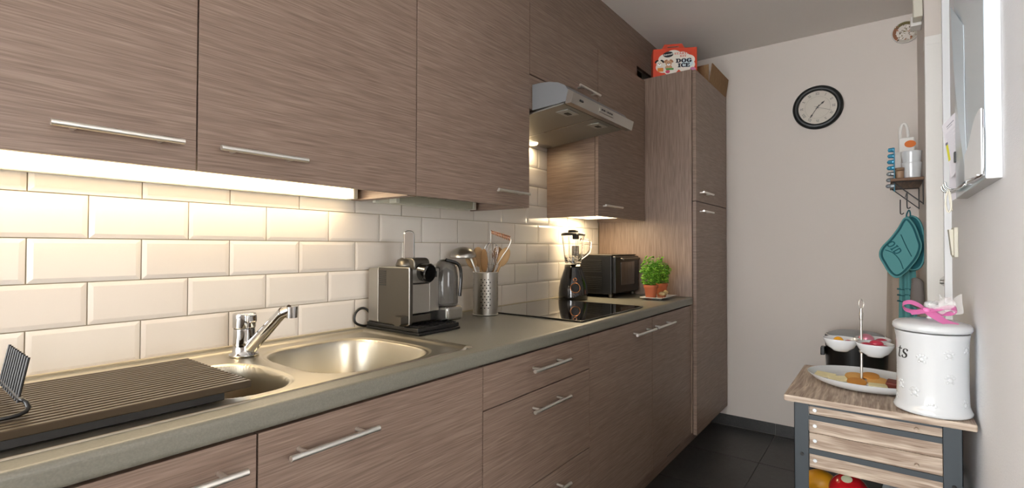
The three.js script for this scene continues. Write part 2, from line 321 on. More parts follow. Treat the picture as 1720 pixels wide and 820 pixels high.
{ // short unit above the hood
  const t = thing('wall_cabinet', 'short wood-grain wall cabinet directly above the extractor hood', 'cabinet', [-1.3, 1.76, 1.915], 'wall cabinets over the worktop');
  part('side_panel', box(UW + .001, -1.16, 1.752, HT, 1.619, 1.634), M.lamH, t); part('side_panel', box(UW + .001, -1.16, 1.752, HT, 2.192, 2.209), M.lamH, t);
  part('front_panel', box(-1.16, -1.144, 1.752, 1.890, 1.619, 2.209), M.lamH, t);
  part('bottom_panel', box(UW + .001, -1.16, 1.853, 1.868, 1.634, 2.192), M.lamEdge, t);
  part('top_panel', box(UW + .001, -1.16, HT - .02, HT, 1.634, 2.192), M.lamEdge, t);
  const p = part('door', box(-1.158, UFW, 1.892, HT - .001, 1.619, 2.209, .0012), M.lamH, t); barHandle(1.973, 2.175, 1.935, UFW, p);
}
wallUnit(2.211, 2.812, HB, HT, 'single-door wood-grain wall cabinet over the blender, right of the extractor hood', [{ d0: 2.211, d1: 2.812, a: 2.232, b: 2.43, hh: 1.4 }]);
single('filler_panel', 'dark wood-grain filler board closing the gap between wall cabinets and ceiling', 'panel', [box(-1.208, -1.19, HT + .001, HC - .001, -.185, 2.812), box(-1.208, -1.19, 2.29, HC - .001, 2.812, DB - .002)], M.lamH, [-1.2, HT, 1.6]);
{ // tall cupboard
  const t = thing('tall_cabinet', 'tall wood-grain cupboard with two doors between the worktop and the white wall', 'cabinet', [-1.15, 0, 3.16]);
  const cu = -.872, top = 2.2;
  part('side_panel', box(UW + .001, cu + .004, .15, top, 2.815, 2.834, .001), M.lamV, t);
  part('side_panel', box(UW + .001, cu, .15, top, 3.485, 3.503, .001), M.lamV, t);
  part('carcass', [box(UW + .001, cu, .15, .168, 2.834, 3.485), box(UW + .001, cu, top - .018, top, 2.834, 3.485), box(UW + .001, UW + .007, .168, top - .018, 2.834, 3.485), box(UW + .02, cu, 1.444, 1.462, 2.834, 3.485)], M.lamEdge, t);
  const a = part('door', box(cu + .002, -.85, .135, 1.451, 2.838, 3.503, .0012), M.lamH, t); barHandle(2.875, 3.075, 1.398, -.85, a);
  const b = part('door', box(cu + .002, -.85, 1.455, top + .001, 2.838, 3.503, .0012), M.lamH, t); barHandle(2.875, 3.075, 1.506, -.85, b);
}
// ------------------------------------------------------------------ under-cabinet lamps
function stripLamp(d0, d1, on, label) {
  const t = thing('cabinet_lamp', label, 'lamp', [UW + .02, HB, (d0 + d1) / 2]);
  part('housing', [box(UW + .001, UW + .018, HB - .001, HB + .037, d0 - .06, d1 + .004, .002), box(UW + .018, UW + .058, HB + .001, HB + .037, d1 - .016, d1, .002), box(UW + .018, UW + .058, HB + .001, HB + .037, d0, d0 + .016, .002), box(UW + .018, UW + .06, HB + .034, HB + .039, d0, d1)], M.lampWhite, t);
  part('lamp_diffuser', box(UW + .0185, UW + .056, HB + .002, HB + .0335, d0 + .0165, d1 - .0165, .006, 2), on ? M.diffuser : M.diffuserOff, t);
  return t;
}
stripLamp(-.16, .985, true, 'long glowing strip lamp under the double wall cabinet above the sink');
lampLight(.036, 1.1, UW + .040, HB + .0005, .41, LAMP_POWER, .75);
stripLamp(1.145, 1.575, false, 'switched-off pale strip lamp under the wall cabinet above the coffee machine');
{
  const t = thing('cabinet_lamp', 'small glowing flat lamp under the wall cabinet above the blender', 'lamp', [-1.36, HB, 2.42]);
  part('housing', box(-1.43, -1.17, HB + .022, HB + .039, 2.27, 2.64, .003), M.lampWhite, t);
  part('lamp_diffuser', box(-1.40, -1.20, HB + .008, HB + .0218, 2.32, 2.58, .004, 2), M.diffuser, t);
}
lampLight(.18, .24, -1.30, HB + .0075, 2.45, LAMP_POWER * .5);


// ------------------------------------------------------------------ extractor hood
{
  const t = thing('extractor_hood', 'stainless steel extractor hood jutting out between two wall cabinets above the hob', 'extractor hood', [-1.1, 1.72, 1.915]);
  const prof = (p, d0, d1, bev = 0) => { const g = extr(p, (d1 - d0) - 2 * bev, bev, 1); return g.translate(0, 0, -d1 + bev); };
  const P = [[-1.142, 1.748], [-1.02, 1.754], [-1.0, 1.757], [-.985, 1.757], [-.972, 1.80], [-.99, 1.822], [-1.02, 1.838], [-1.06, 1.848], [-1.1, 1.852], [-1.142, 1.852]];
  part('canopy', prof(P, 1.638, 2.19), std({ color: 0x87898d, metalness: .4, roughness: .42 }), t);
  part('front_bar', prof([[-.985, 1.748], [-.960, 1.748], [-.950, 1.787], [-.972, 1.801]], 1.636, 2.206, .001), M.steelV, t);
  part('body', [box(-1.438, -1.145, 1.765, 1.85, 1.64, 2.188), box(-1.438, -1.383, 1.716, 1.765, 1.64, 2.188)], M.steelV, t);
  const filterMetal = std({ color: 0x98948a, metalness: .6, roughness: .45 });
  for (const [a, b] of [[1.65, 1.912], [1.918, 2.18]]) {
    const f = part('filter', prof([[-1.38, 1.716], [-1.38, 1.7205], [-1.0, 1.7565], [-1.0, 1.752]], a, b, .001), filterMetal, t);
    const mid = (a + b) / 2 - .03;
    part('latch_plate', box(-1.075, -1.015, 1.7435, 1.7475, mid - .045, mid + .045, .001), std({ color: 0xaaa79e, roughness: .5 }), f);
    part('latch', box(-1.055, -1.035, 1.741, 1.744, mid - .01, mid + .022, .001), M.blackMatt, f);
  }
  part('divider', prof([[-1.38, 1.7145], [-1.38, 1.718], [-1.0, 1.754], [-1.0, 1.7505]], 1.9125, 1.9175), M.chrome, t);
  const pan = part('control_panel', box(-.9555, -.9495, 1.760, 1.784, 1.86, 1.99, .001).applyMatrix4(new THREE.Matrix4()), M.titanLight, t);
  for (let k = 0; k < 6; k++) part('button', box(-.9505, -.9475, 1.768, 1.775, 1.874 + k * .018, 1.886 + k * .018, .001), k === 2 ? M.chrome : M.black, pan);
  part('badge', box(-.9545, -.951, 1.764, 1.772, 1.694, 1.722, .0008), M.black, t);
  part('lamp_lens', lathe([[.0001, 1.703], [.02, 1.704], [.026, 1.710], [.0265, 1.716]], -1.411, 0, 2.03, 28), M.lens, t);
}
lampLight(.04, .04, -1.411, 1.7015, 2.03, LAMP_POWER * 2.2);

// ------------------------------------------------------------------ sink and tap
{
  const t = thing('sink', 'stainless steel inset sink with one large and one small bowl beside the tap', 'sink', [-1.15, WT, .5]);
  const u0 = -1.398, u1 = -.911, d0 = -.24, d1 = 1.024, nu = 150, nd = 380, pos = [], idx = [];
  const bowl = (u, d, cu, cd, ru, rd, deep, pw) => {
    const q = Math.pow(Math.pow(Math.abs((u - cu) / ru), pw) + Math.pow(Math.abs((d - cd) / rd), pw), 1 / pw);
    let z = 0; if (q < 1.07) z -= .0035 * Math.min(1, (1.07 - q) / .03);
    if (q < 1) { const k = Math.min(1, (1 - q) / .17); z -= deep * (k < .12 ? k * k / .24 : (k - .06) / .94 * (1 - .0) + 0) ; if (k >= 1) z -= .006 * (1 - q); }
    return z;
  };
  const height = (u, d) => {
    const e = Math.min(u - u0, u1 - u, d - d0, d1 - d);
    let z = e < .005 ? -.001 + .0065 * Math.sin(Math.min(1, e / .005) * Math.PI / 2) : .0055;
    if (e > .007) z -= .0020 * Math.min(1, (e - .007) / .003);
    const g = Math.min(u - u0, d1 - d); if (g > .016 && g < .034) z += .0035 * Math.sin((g - .016) / .018 * Math.PI); if (g >= .034) z -= .0022 * Math.min(1, (g - .034) / .006);
    if (d < .36 && u > -1.26 && u < -.945) { const r = Math.min(.36 - d, u + 1.26, -.945 - u); z -= .004 * Math.min(1, r / .02); }
    const back = .95 + 0 * u;
    return z + Math.min(bowl(u, d, -1.125, .772, .185, .168, .15, 3.2), bowl(u, d, -1.10, .465, .145, .092, .12, 2.8));
  };
  for (let i = 0; i <= nu; i++) for (let j = 0; j <= nd; j++) { const u = u0 + (u1 - u0) * i / nu, d = d0 + (d1 - d0) * j / nd; pos.push(u, WT + height(u, d), -d); }
  for (let i = 0; i < nu; i++) for (let j = 0; j < nd; j++) { const a = i * (nd + 1) + j, b = a + nd + 1; idx.push(a, b, a + 1, b, b + 1, a + 1); }
  const g = new THREE.BufferGeometry(); g.setAttribute('position', new THREE.Float32BufferAttribute(pos, 3)); g.setIndex(idx); g.computeVertexNormals();
  const m = M.sink; m.side = THREE.DoubleSide;
  part('basin', g, m, t);
  part('drain', [lathe([[.0001, 0], [.03, 0], [.04, .003], [.042, 0]], -1.125, WT - .158, .772), lathe([[.0001, 0], [.026, 0], [.034, .003], [.036, 0]], -1.10, WT - .127, .465)].slice(0, 1), M.chrome, t);
}
{
  const t = thing('tap', 'chrome single-lever kitchen tap with a straight spout behind the sink bowls', 'tap', [-1.30, WT + .003, .59]), u = -1.302, d = .588, h = WT + .002;
  part('body', lathe([[.0001, 0], [.034, 0], [.034, .006], [.0265, .010], [.0255, .03], [.0262, .031], [.0255, .034], [.025, .068], [.0245, .07], [.0001, .07]], u, h, d), M.chrome, t);
  part('lever_cap', [lathe([[.0245, .0705], [.0268, .073], [.027, .104], [.0262, .107], [.021, .109], [.0001, .1095]], u, h, d), box(u + .006, u + .042, h + .086, h + .107, d - .011, d + .013, .005, 2)], M.chrome, t);
  part('spout', [cyl([u + .02, h + .022, d + .008], [u + .124, h + .118, d + .036], .0165, .0125, 24), sph(u + .02, h + .022, d + .008, .0168)], M.chrome, t);
  part('aerator', [cyl([u + .118, h + .112, d + .034], [u + .138, h + .122, d + .046], .0128, .0135, 24), cyl([u + .142, h + .130, d + .048], [u + .142, h + .103, d + .048], .0135, .0125, 24)], M.chrome, t);
}
// ------------------------------------------------------------------ drying mat of rods on a tray, with the wire rack on it
{
  const t = thing('drying_tray', 'black slatted drying tray lying over the left part of the sink', 'drying tray', [-1.09, WT + .004, .1]);
  const h1 = WT + .0305;
  part('tray', [box(-1.236, -.952, WT + .0035, WT + .012, -.235, .395, .002), box(-.956, -.9465, WT + .0035, WT + .019, -.235, .395, .002), box(-1.24, -1.232, WT + .0035, WT + .019, -.235, .395, .002), box(-1.236, -.952, WT + .010, WT + .019, .30, .31), box(-1.236, -.952, WT + .010, WT + .019, .0, .01)], M.blackMatt, t);
  const n = 19, sl = box(-.0052, .0052, 0, .0115, -.24, .44, .0018, 1);
  for (let k = 0; k < n; k++) part('slat', (k === n - 1 ? box(-.006, .006, -.002, .0115, -.24, .44, .002) : sl).clone().translate(-1.236 + .2875 * k / (n - 1), h1 - .0115, 0), M.matBlack, t);
}
{
  const t = thing('dish_rack', 'black wire dish rack with a row of upright prongs on the slatted tray', 'dish rack', [-1.1, WT + .031, .1]), b = WT + .036;
  part('frame', [tube([[-1.20, b + .006, -.12], [-1.20, b + .006, .10], [-1.198, b + .01, .132], [-1.19, b + .016, .143], [-1.03, b + .016, .143], [-1.015, b + .014, .147], [-1.006, b + .004, .149], [-.998, b - .001, .135], [-.997, b - .0015, .09], [-.997, b - .0015, -.12]], .0034, 90, 8)], M.black, t);
  for (let k = 0; k < 10; k++) { const u = -1.188 + .158 * k / 9; part('prong', tube([[u, b + .01, .141], [u, b + .03, .144], [u, b + .075, .152]], .0021, 8, 8), M.black, t); }
}
// ------------------------------------------------------------------ coffee machine
{
  const t = thing('coffee_machine', 'grey and black capsule coffee machine with raised chrome lever and milk jug', 'coffee machine', [-1.29, WT, 1.14]);
  const D0 = 1.045, D1 = 1.232;
  part('base_tray', [box(-1.42, -1.155, WT + .001, WT + .010, D0 - .002, D1, .003), box(-1.418, -1.16, WT + .010, WT + .024, D0, D1 - .002, .003)], M.black, t);
  const gr = []; for (let k = 0; k < 9; k++) gr.push(box(-1.232, -1.166, WT + .024, WT + .027, D0 + .012 + k * .0195, D0 + .02 + k * .0195, .001)); part('drip_grid', gr, M.blackMatt, t);
  const side = extr(rr(-1.358, WT + .027, -1.205, 1.122, .012), .012, .002).translate(0, 0, -D0 - .015);
  part('side_panel', side, M.titan, t);
  const rim = []; rim.push(tube([[-1.36, 1.1225, D0 + .002], [-1.216, 1.1225, D0 + .002], [-1.206, 1.119, D0 + .002], [-1.2035, 1.11, D0 + .002], [-1.2035, WT + .045, D0 + .002], [-1.206, WT + .034, D0 + .002], [-1.214, WT + .028, D0 + .002]], .0024, 80, 8)); part('trim_edge', rim, M.titanLight, t);
  for (let k = 0; k < 8; k++) part('vent', box(-1.352, -1.318, 1.108 - k * .0065, 1.111 - k * .0065, D0 - .0005, D0 + .004), M.black, t);
  part('back_block', box(-1.418, -1.36, WT + .024, 1.118, D0 + .004, D1 - .012, .006, 2), M.titanLight, t);
  part('housing', box(-1.36, -1.235, WT + .027, 1.118, D0 + .016, D1 - .016, .004), M.blackMatt, t);
  part('front_panel', box(-1.24, -1.212, 1.072, 1.118, D0 + .017, 1.143, .003, 2), M.titanLight, t);
  part('front_panel', box(-1.24, -1.212, WT + .062, 1.0695, D0 + .017, 1.143, .003, 2), M.titanLight, t);
  part('front_panel', extr([[-1.24, WT + .028], [-1.216, WT + .03], [-1.208, WT + .037], [-1.208, WT + .058], [-1.24, WT + .06]], .126).translate(0, 0, -1.143), M.titan, t);
  part('front_panel', box(-1.24, -1.216, WT + .062, 1.118, 1.145, 1.19, .003, 2), M.titanLight, t);
  part('milk_button', box(-1.2165, -1.214, 1.088, 1.108, 1.158, 1.178, .001), M.blackGloss, t);
  part('head', [lathe([[.0001, .0], [.043, 0], [.045, .012], [.038, .03], [.015, .038], [.0001, .039]], -1.275, 1.118, 1.108), extr(rr(-1.30, 1.108, -1.222, 1.15, .018), .06, .004).translate(0, 0, -1.145)], M.titan, t);
  part('knob', [cyl([-1.225, 1.108, 1.112], [-1.188, 1.104, 1.118], .029, .032, 32), cyl([-1.19, 1.104, 1.118], [-1.183, 1.103, 1.119], .0315, .028, 32)], M.blackGloss, t);
  part('lever', [extr(rr(-.0135, 0, .0135, .094, .0125), .012, .005, 3).applyMatrix4(new THREE.Matrix4().makeRotationY(.9)).translate(-1.272, 1.146, -1.103), cyl([-1.272, 1.14, 1.10], [-1.272, 1.156, 1.10], .017, .013, 20)], M.chrome, t);
  const jug = part('milk_jug', [lathe([[.0001, 0], [.04, 0], [.0425, .01], [.042, .10], [.037, .135], [.028, .152], [.0001, .156]], -1.222, .988, 1.228, 40)], M.smokeGlass, t);
  part('jug_core', lathe([[.0001, 0], [.027, 0], [.028, .11], [.0001, .125]], -1.222, .994, 1.228, 28), M.titan, jug);
  part('jug_lid', [lathe([[.0001, .006], [.022, .004], [.026, 0]], -1.222, 1.142, 1.228, 28), tube([[-1.20, 1.146, 1.205], [-1.18, 1.13, 1.245], [-1.176, 1.09, 1.256], [-1.18, 1.02, 1.254]], .006, 30, 8)], M.blackGloss, jug);
  part('jug_foot', box(-1.25, -1.178, WT + .026, .987, 1.192, 1.272, .012, 3), M.titanLight, t);
  part('spout_guard', tube([[-1.182, .985, 1.19], [-1.176, .978, 1.19], [-1.176, .953, 1.19], [-1.18, .945, 1.19], [-1.20, .94, 1.19]], .003, 30, 8), M.chrome, t);
  part('cord', tube([[-1.415, .945, 1.07], [-1.428, .975, 1.05], [-1.434, .978, 1.03], [-1.434, .962, 1.01], [-1.432, .935, 1.008], [-1.43, .92, 1.035], [-1.425, .917, 1.07]], .0042, 40, 8), M.black, t);
}
// ------------------------------------------------------------------ utensil holder and utensils
const PU = -1.318, PD = 1.555;
{
  const t = thing('utensil_holder', 'perforated stainless steel cylinder holding kitchen utensils beside the coffee machine', 'utensil holder', [PU, WT, PD]);
  const R = .0515, h0 = WT + .004, H = .172, na = 44, nr = 15, pos = [];
  const put = (a, y, r) => [PU + Math.cos(a) * r, h0 + y, -PD + Math.sin(a) * r];
  const tri = (a, b, c) => pos.push(...a, ...c, ...b);
  for (const r of [R]) for (let i = 0; i < na; i++) for (let j = 0; j < nr; j++) {
    const a0 = i / na * Math.PI * 2, da = Math.PI * 2 / na, y0 = j / nr * H, dy = H / nr, hole = i % 11 > 2 && i % 11 < 9 && j > 1 && j < nr - 2 && (i + j) % 2 === 0;
    const P = (s, q) => put(a0 + (s * .5 + .5) * da, y0 + (q * .5 + .5) * dy, r);
    const S = [[-1, -1], [0, -1], [1, -1], [1, 0], [1, 1], [0, 1], [-1, 1], [-1, 0]];
    if (!hole) { tri(P(-1, -1), P(1, -1), P(1, 1)); tri(P(-1, -1), P(1, 1), P(-1, 1)); continue; }
    for (let k = 0; k < 8; k++) { const l = (k + 1) % 8, A = S[k], B = S[l], n = (v) => { const m = Math.hypot(...v); return [v[0] / m * .72, v[1] / m * .5]; }; const a = n(A), b = n(B); tri(P(...A), P(...B), P(...b)); tri(P(...A), P(...b), P(...a)); }
  }
  const g = new THREE.BufferGeometry(); g.setAttribute('position', new THREE.Float32BufferAttribute(pos, 3)); g.computeVertexNormals();
  const nm = g.attributes.normal, pp = g.attributes.position; for (let i = 0; i < pp.count; i++) { const x = pp.getX(i) - PU, z = pp.getZ(i) + PD, l = Math.hypot(x, z); nm.setXYZ(i, x / l, 0, z / l); }
  const m2 = M.steelV.clone(); m2.side = THREE.DoubleSide; m2.userData = {};
  m2.bumpMap = null;
  part('cylinder', g, m2, t);
  part('rim', [new THREE.TorusGeometry(R, .0018, 8, 48).rotateX(Math.PI / 2).translate(PU, h0 + H, -PD), new THREE.TorusGeometry(R, .0018, 8, 48).rotateX(Math.PI / 2).translate(PU, WT + .004, -PD)], M.handle, t);
  part('lining', new THREE.CylinderGeometry(R - .003, R - .003, H - .01, 40, 1, true).translate(PU, h0 + H / 2 - .008, -PD), std({ color: 0x0d0d0d, roughness: .7, side: THREE.DoubleSide }), t);
  part('bottom', lathe([[.0001, 0], [.049, 0], [.051, .003], [.0001, .004]], PU, WT + .001, PD), M.blackMatt, t);
}
const BOT = WT + .012;
function spoon(label, foot, top, m, w, l, flat0 = .28, grp = 'wooden utensils in the steel holder', name = 'wooden_spoon') {
  const a = V(...foot), b = V(...top), dir = b.clone().sub(a), len = dir.length(); dir.normalize();
  const t = thing(name, label, 'spoon', foot, grp), put = (g) => { g.applyQuaternion(new THREE.Quaternion().setFromUnitVectors(new THREE.Vector3(0, 1, 0), dir)); g.translate(a.x, a.y, a.z); return g; };
  part('handle', put(new THREE.CylinderGeometry(.0055, .0045, len - l * .7, 10).translate(0, (len - l * .7) / 2, 0)), m, t);
  part('head', put(new THREE.SphereGeometry(1, 20, 14).scale(w / 2, l / 2, w * flat0 / 2).rotateY(.7).translate(0, len - l / 2, 0)), m, t);
  return t;
}
spoon('wooden spoon leaning left under the ladle in the steel holder', [PU + .02, BOT, PD + .012], onD(786, 424, 1.50), M.woodSpoon, .042, .07);
spoon('broad pale wooden spoon standing just right of the ladle in the steel holder', [PU + .01, BOT, PD], onD(802, 415, 1.545), M.woodSpoon, .05, .085);
spoon('narrow wooden spatula standing upright in the middle of the steel holder', [PU - .004, BOT, PD + .004], onD(813, 418, 1.545), M.woodSpoonDark, .03, .10);
spoon('wooden spoon leaning right in the steel holder, its bowl at the right edge', [PU - .02, BOT, PD - .012], onD(853, 416, 1.60), M.woodSpoon, .046, .085);
spoon('small dark wooden spoon behind the right-hand wooden spoon in the steel holder', [PU - .025, BOT, PD + .01], onD(838, 415, 1.63), M.woodSpoonDark, .045, .06);
{ // ladle
  const foot = [PU + .015, BOT, PD - .01], c = onD(778, 429, 1.47), t = thing('ladle', 'steel soup ladle with a round bowl hanging over the left side of the holder', 'ladle', foot);
  part('handle', tube([foot, [PU - .002, WT + .12, PD - .03], onD(796, 448, 1.5), onD(786, 420, 1.49)], .0045, 30, 8), M.handle, t);
  const R = .053, pts = []; for (let k = 0; k <= 12; k++) { const a = k / 12 * Math.PI / 2; pts.push([R * Math.sin(a), R * .72 * Math.cos(a)]); } for (let k = 12; k >= 0; k--) { const a = k / 12 * Math.PI / 2; pts.push([(R - .0015) * Math.sin(a), (R - .0015) * .72 * Math.cos(a)]); }
  part('bowl', lathe(pts, 0, 0, 0, 40).rotateZ(-.1).rotateX(.12).translate(c[0], c[1] - .004, -c[2]), M.steelV, t);
}
{ // whisk
  const foot = [PU, BOT, PD + .02], t = thing('whisk', 'wire balloon whisk standing among the wooden spoons in the holder', 'whisk', foot), top = onD(826, 408, 1.58), a = V(...foot), b = V(...top), dir = b.clone().sub(a), len = dir.length(); dir.normalize();
  const put = (g) => g.applyQuaternion(new THREE.Quaternion().setFromUnitVectors(new THREE.Vector3(0, 1, 0), dir)).translate(a.x, a.y, a.z);
  part('handle', put(new THREE.CylinderGeometry(.007, .006, len - .13, 12).translate(0, (len - .13) / 2, 0)), M.handle, t);
  for (let k = 0; k < 6; k++) { const p = []; for (let j = 0; j <= 16; j++) { const q = j / 16 * 2 - 1, y = len - .13 + .13 * (1 - Math.pow(Math.abs(q), 2.2)), x = .029 * Math.sin(q * Math.PI) * .92 + .004 * Math.sign(q) * (Math.abs(q)); p.push(new THREE.Vector3(x, y, 0)); } part('wire', put(new THREE.TubeGeometry(new THREE.CatmullRomCurve3(p), 40, .0009, 6).rotateY(k * Math.PI / 6)), M.chrome, t); }
}
{ // spiral whisk: bent rod with a flat coil
  const foot = [PU - .03, BOT, PD + .0], t = thing('spiral_whisk', 'spiral whisk with bent rod and flat coiled head above the holder', 'whisk', foot);
  const q = [onD(843, 432, 1.57), onD(852, 419, 1.58), onD(857.5, 408, 1.585), onD(858, 402, 1.585), onD(854, 399, 1.585)];
  part('rod', tube([foot, onD(831, 455, 1.565), ...q], .0022, 50, 8), M.handle, t);
  const s = V(...onD(857, 401, 1.585)), e = V(...onD(825, 390, 1.585)), pts = [], dir = e.clone().sub(s); for (let i = 0; i <= 180; i++) { const k = i / 180, a = k * Math.PI * 2 * 13; pts.push(s.clone().addScaledVector(dir, k).add(new THREE.Vector3(Math.sin(a) * .004, Math.cos(a) * .0095 * (1 - .3 * k), Math.sin(a) * .008))); }
  part('coil', new THREE.TubeGeometry(new THREE.CatmullRomCurve3(pts), 420, .0016, 6), M.copper, t);
  part('wire_loop', tube([onD(825, 389, 1.585), onD(824.5, 400, 1.585), onD(824, 414, 1.585), onD(828, 425, 1.58), onD(830, 445, 1.57)], .0008, 30, 6), M.handle, t);
}
// ------------------------------------------------------------------ hob, blender, mini oven
{
  const t = thing('hob', 'black glass induction hob set into the worktop in front of the blender', 'hob', [-1.15, WT, 1.9]);
  part('glass', box(-1.402, -.895, WT + .001, WT + .007, 1.607, 2.185, .002), M.glassBlack, t);
}
const HANDLE_ARC = (c, h0, h1, du, dd, out) => [[c[0] + du * .045, h1, c[2] + dd * .045], [c[0] + du * out, h1 - .004, c[2] + dd * out], [c[0] + du * (out + .006), h1 - .03, c[2] + dd * (out + .006)], [c[0] + du * (out - .004), h0 + .035, c[2] + dd * (out - .004)], [c[0] + du * .045, h0, c[2] + dd * .045]];
{
  const u = -1.335, d = 2.30, h = WT + .001, t = thing('blender', 'black and copper stand blender with a clear glass jug behind the hob', 'blender', [u, h, d]);
  part('base', lathe([[.0001, 0], [.076, 0], [.079, .006], [.0795, .03], [.077, .06], [.069, .10], [.056, .14], [.047, .165], [.046, .186], [.0001, .187]], u, h, d, 56), M.blackGloss, t);
  const q = new THREE.Vector3(.62, .12, .78).normalize();
  const at = (y, r) => [u + q.x / Math.hypot(q.x, q.z) * r, h + y, d - q.z / Math.hypot(q.x, q.z) * r];
  const ringAt = (y, r, R, tb) => { const g = new THREE.TorusGeometry(R, tb, 10, 36); g.applyQuaternion(new THREE.Quaternion().setFromUnitVectors(new THREE.Vector3(0, 0, 1), q)); const p = V(...at(y, r)); return g.translate(p.x, p.y, p.z); };
  part('copper_ring', ringAt(.066, .0765, .0245, .0026), M.copper, t, 'copper ring around the dial');
  part('dial', (() => { const p = V(...at(.066, .076)), g = new THREE.CylinderGeometry(.02, .021, .018, 28).rotateX(Math.PI / 2).applyQuaternion(new THREE.Quaternion().setFromUnitVectors(new THREE.Vector3(0, 0, 1), q)); return g.translate(p.x, p.y, p.z); })(), M.black, t);
  part('button', ringAt(.108, .068, .0085, .002), M.copper, t, 'small copper button ring');
  const jar = part('jug', lathe([[.0001, .191], [.040, .191], [.0445, .196], [.050, .24], [.057, .30], [.0625, .342], [.0605, .342], [.0545, .30], [.0475, .24], [.0415, .2], [.0001, .197]], u, h, d, 48), M.glass, t);
  const ribs = []; for (let k = 0; k < 8; k++) { const a = k / 8 * Math.PI * 2 + .2; ribs.push(cyl([u + Math.cos(a) * .0455, h + .205, d + Math.sin(a) * .0455], [u + Math.cos(a) * .0615, h + .335, d + Math.sin(a) * .0615], .0026, .003, 8)); } part('jug_ribs', ribs, M.glass, jar);
  part('jug_handle', tube(HANDLE_ARC([u, h, d], h + .215, h + .318, .55, .83, .098).map((p) => p), .0068, 40, 10), M.glass, jar);
  part('blade', [cyl([u, h + .192, d], [u, h + .216, d], .009, .007, 12), ...[0, 1, 2, 3].map((k) => box(-.002, .026, 0, .0015, -.005, .005).rotateZ(k % 2 ? .5 : -.2).rotateY(k * Math.PI / 2 + .4).translate(u, h + .214, -d))], M.handle, jar);
  part('measure_tube', lathe([[.018, .232], [.0195, .232], [.0195, .286], [.018, .286]], u + .016, h, d - .004, 24), M.smokeGlass, jar);
  part('lid', [lathe([[.0001, .356], [.05, .356], [.063, .353], [.0655, .343], [.0635, .34], [.0001, .34]], u, h, d, 40), lathe([[.0001, .372], [.025, .371], [.028, .366], [.029, .355]], u, h, d, 28), box(u + .03, u + .055, h + .32, h + .35, d - .062, d - .03, .004)], M.blackMatt, t);
}
{
  const t = thing('mini_oven', 'black mini oven with louvred side and dark glass door in the worktop corner', 'mini oven', [-1.31, WT, 2.64]);
  const u0 = -1.43, u1 = -1.196, h0 = WT + .018, h1 = 1.148, d0 = 2.478, d1 = 2.80;
  part('body', box(u0, u1, h0, h1 - .004, d0, d1, .006, 2), M.blackMatt, t);
  part('top_cover', box(u0 - .0, u1 + .002, h1 - .004, h1 + .001, d0 - .002, d1 + .002, .002), std({ color: 0x4a4640, roughness: .45, metalness: .6 }), t);
  for (let k = 0; k < 16; k++) if (k !== 7 && k !== 8) part('louvre', box(u0 + .04 + (k < 7 ? .0 : .03), u1 - .06, h1 - .034 - k * .0105, h1 - .030 - k * .0105, d0 - .0035, d0 + .001, .001), M.black, t);
  const door = part('door', box(u1, u1 + .022, h0 + .008, h1 - .008, d0 + .004, d1 - .005, .006, 2), M.black, t);
  part('door_glass', box(u1 + .0215, u1 + .0235, h0 + .05, h1 - .04, d0 + .07, d1 - .07, .001), phy({ color: 0x1b1c1e, roughness: .05, clearcoat: 1, clearcoatRoughness: .03 }), door);
  part('door_handle', [cyl([u1 + .045, h1 - .022, d0 + .05], [u1 + .045, h1 - .022, d1 - .05], .006), cyl([u1 + .02, h1 - .022, d0 + .07], [u1 + .045, h1 - .022, d0 + .07], .005), cyl([u1 + .02, h1 - .022, d1 - .07], [u1 + .045, h1 - .022, d1 - .07], .005)], M.titan, door);
  for (const [u, d] of [[u1 - .012, d0 + .016], [u1 - .012, d1 - .02], [u0 + .03, d0 + .016], [u0 + .03, d1 - .02]]) part('foot', cyl([u, WT + .001, d], [u, h0 + .002, d], .0125, .014, 16), M.titan, t);
}
// ------------------------------------------------------------------ herbs on a saucer
{
  const t = thing('saucer', 'small white square saucer under the herb pots at the worktop edge', 'saucer', [-.985, WT, 2.62]);
  const s = (w, l, h) => [[-w, h, -l], [w, h, -l], [w, h, l], [-w, h, l]], pos = [], R = [s(.04, .08, .001), s(.062, .118, .014), s(.060, .116, .0155), s(.04, .08, .0045)];
  const quad = (a, b, c, d) => pos.push(...a, ...b, ...c, ...a, ...c, ...d);
  for (let k = 0; k < 3; k++) for (let i = 0; i < 4; i++) { const j = (i + 1) % 4; quad(R[k][i], R[k + 1][i], R[k + 1][j], R[k][j]); }
  quad(R[0][0], R[0][1], R[0][2], R[0][3]); quad(R[3][3], R[3][2], R[3][1], R[3][0]);
  const g = new THREE.BufferGeometry(); g.setAttribute('position', new THREE.Float32BufferAttribute(pos, 3)); part('dish', flat(g).translate(-.985, WT, -2.62), M.ceramic, t);
}
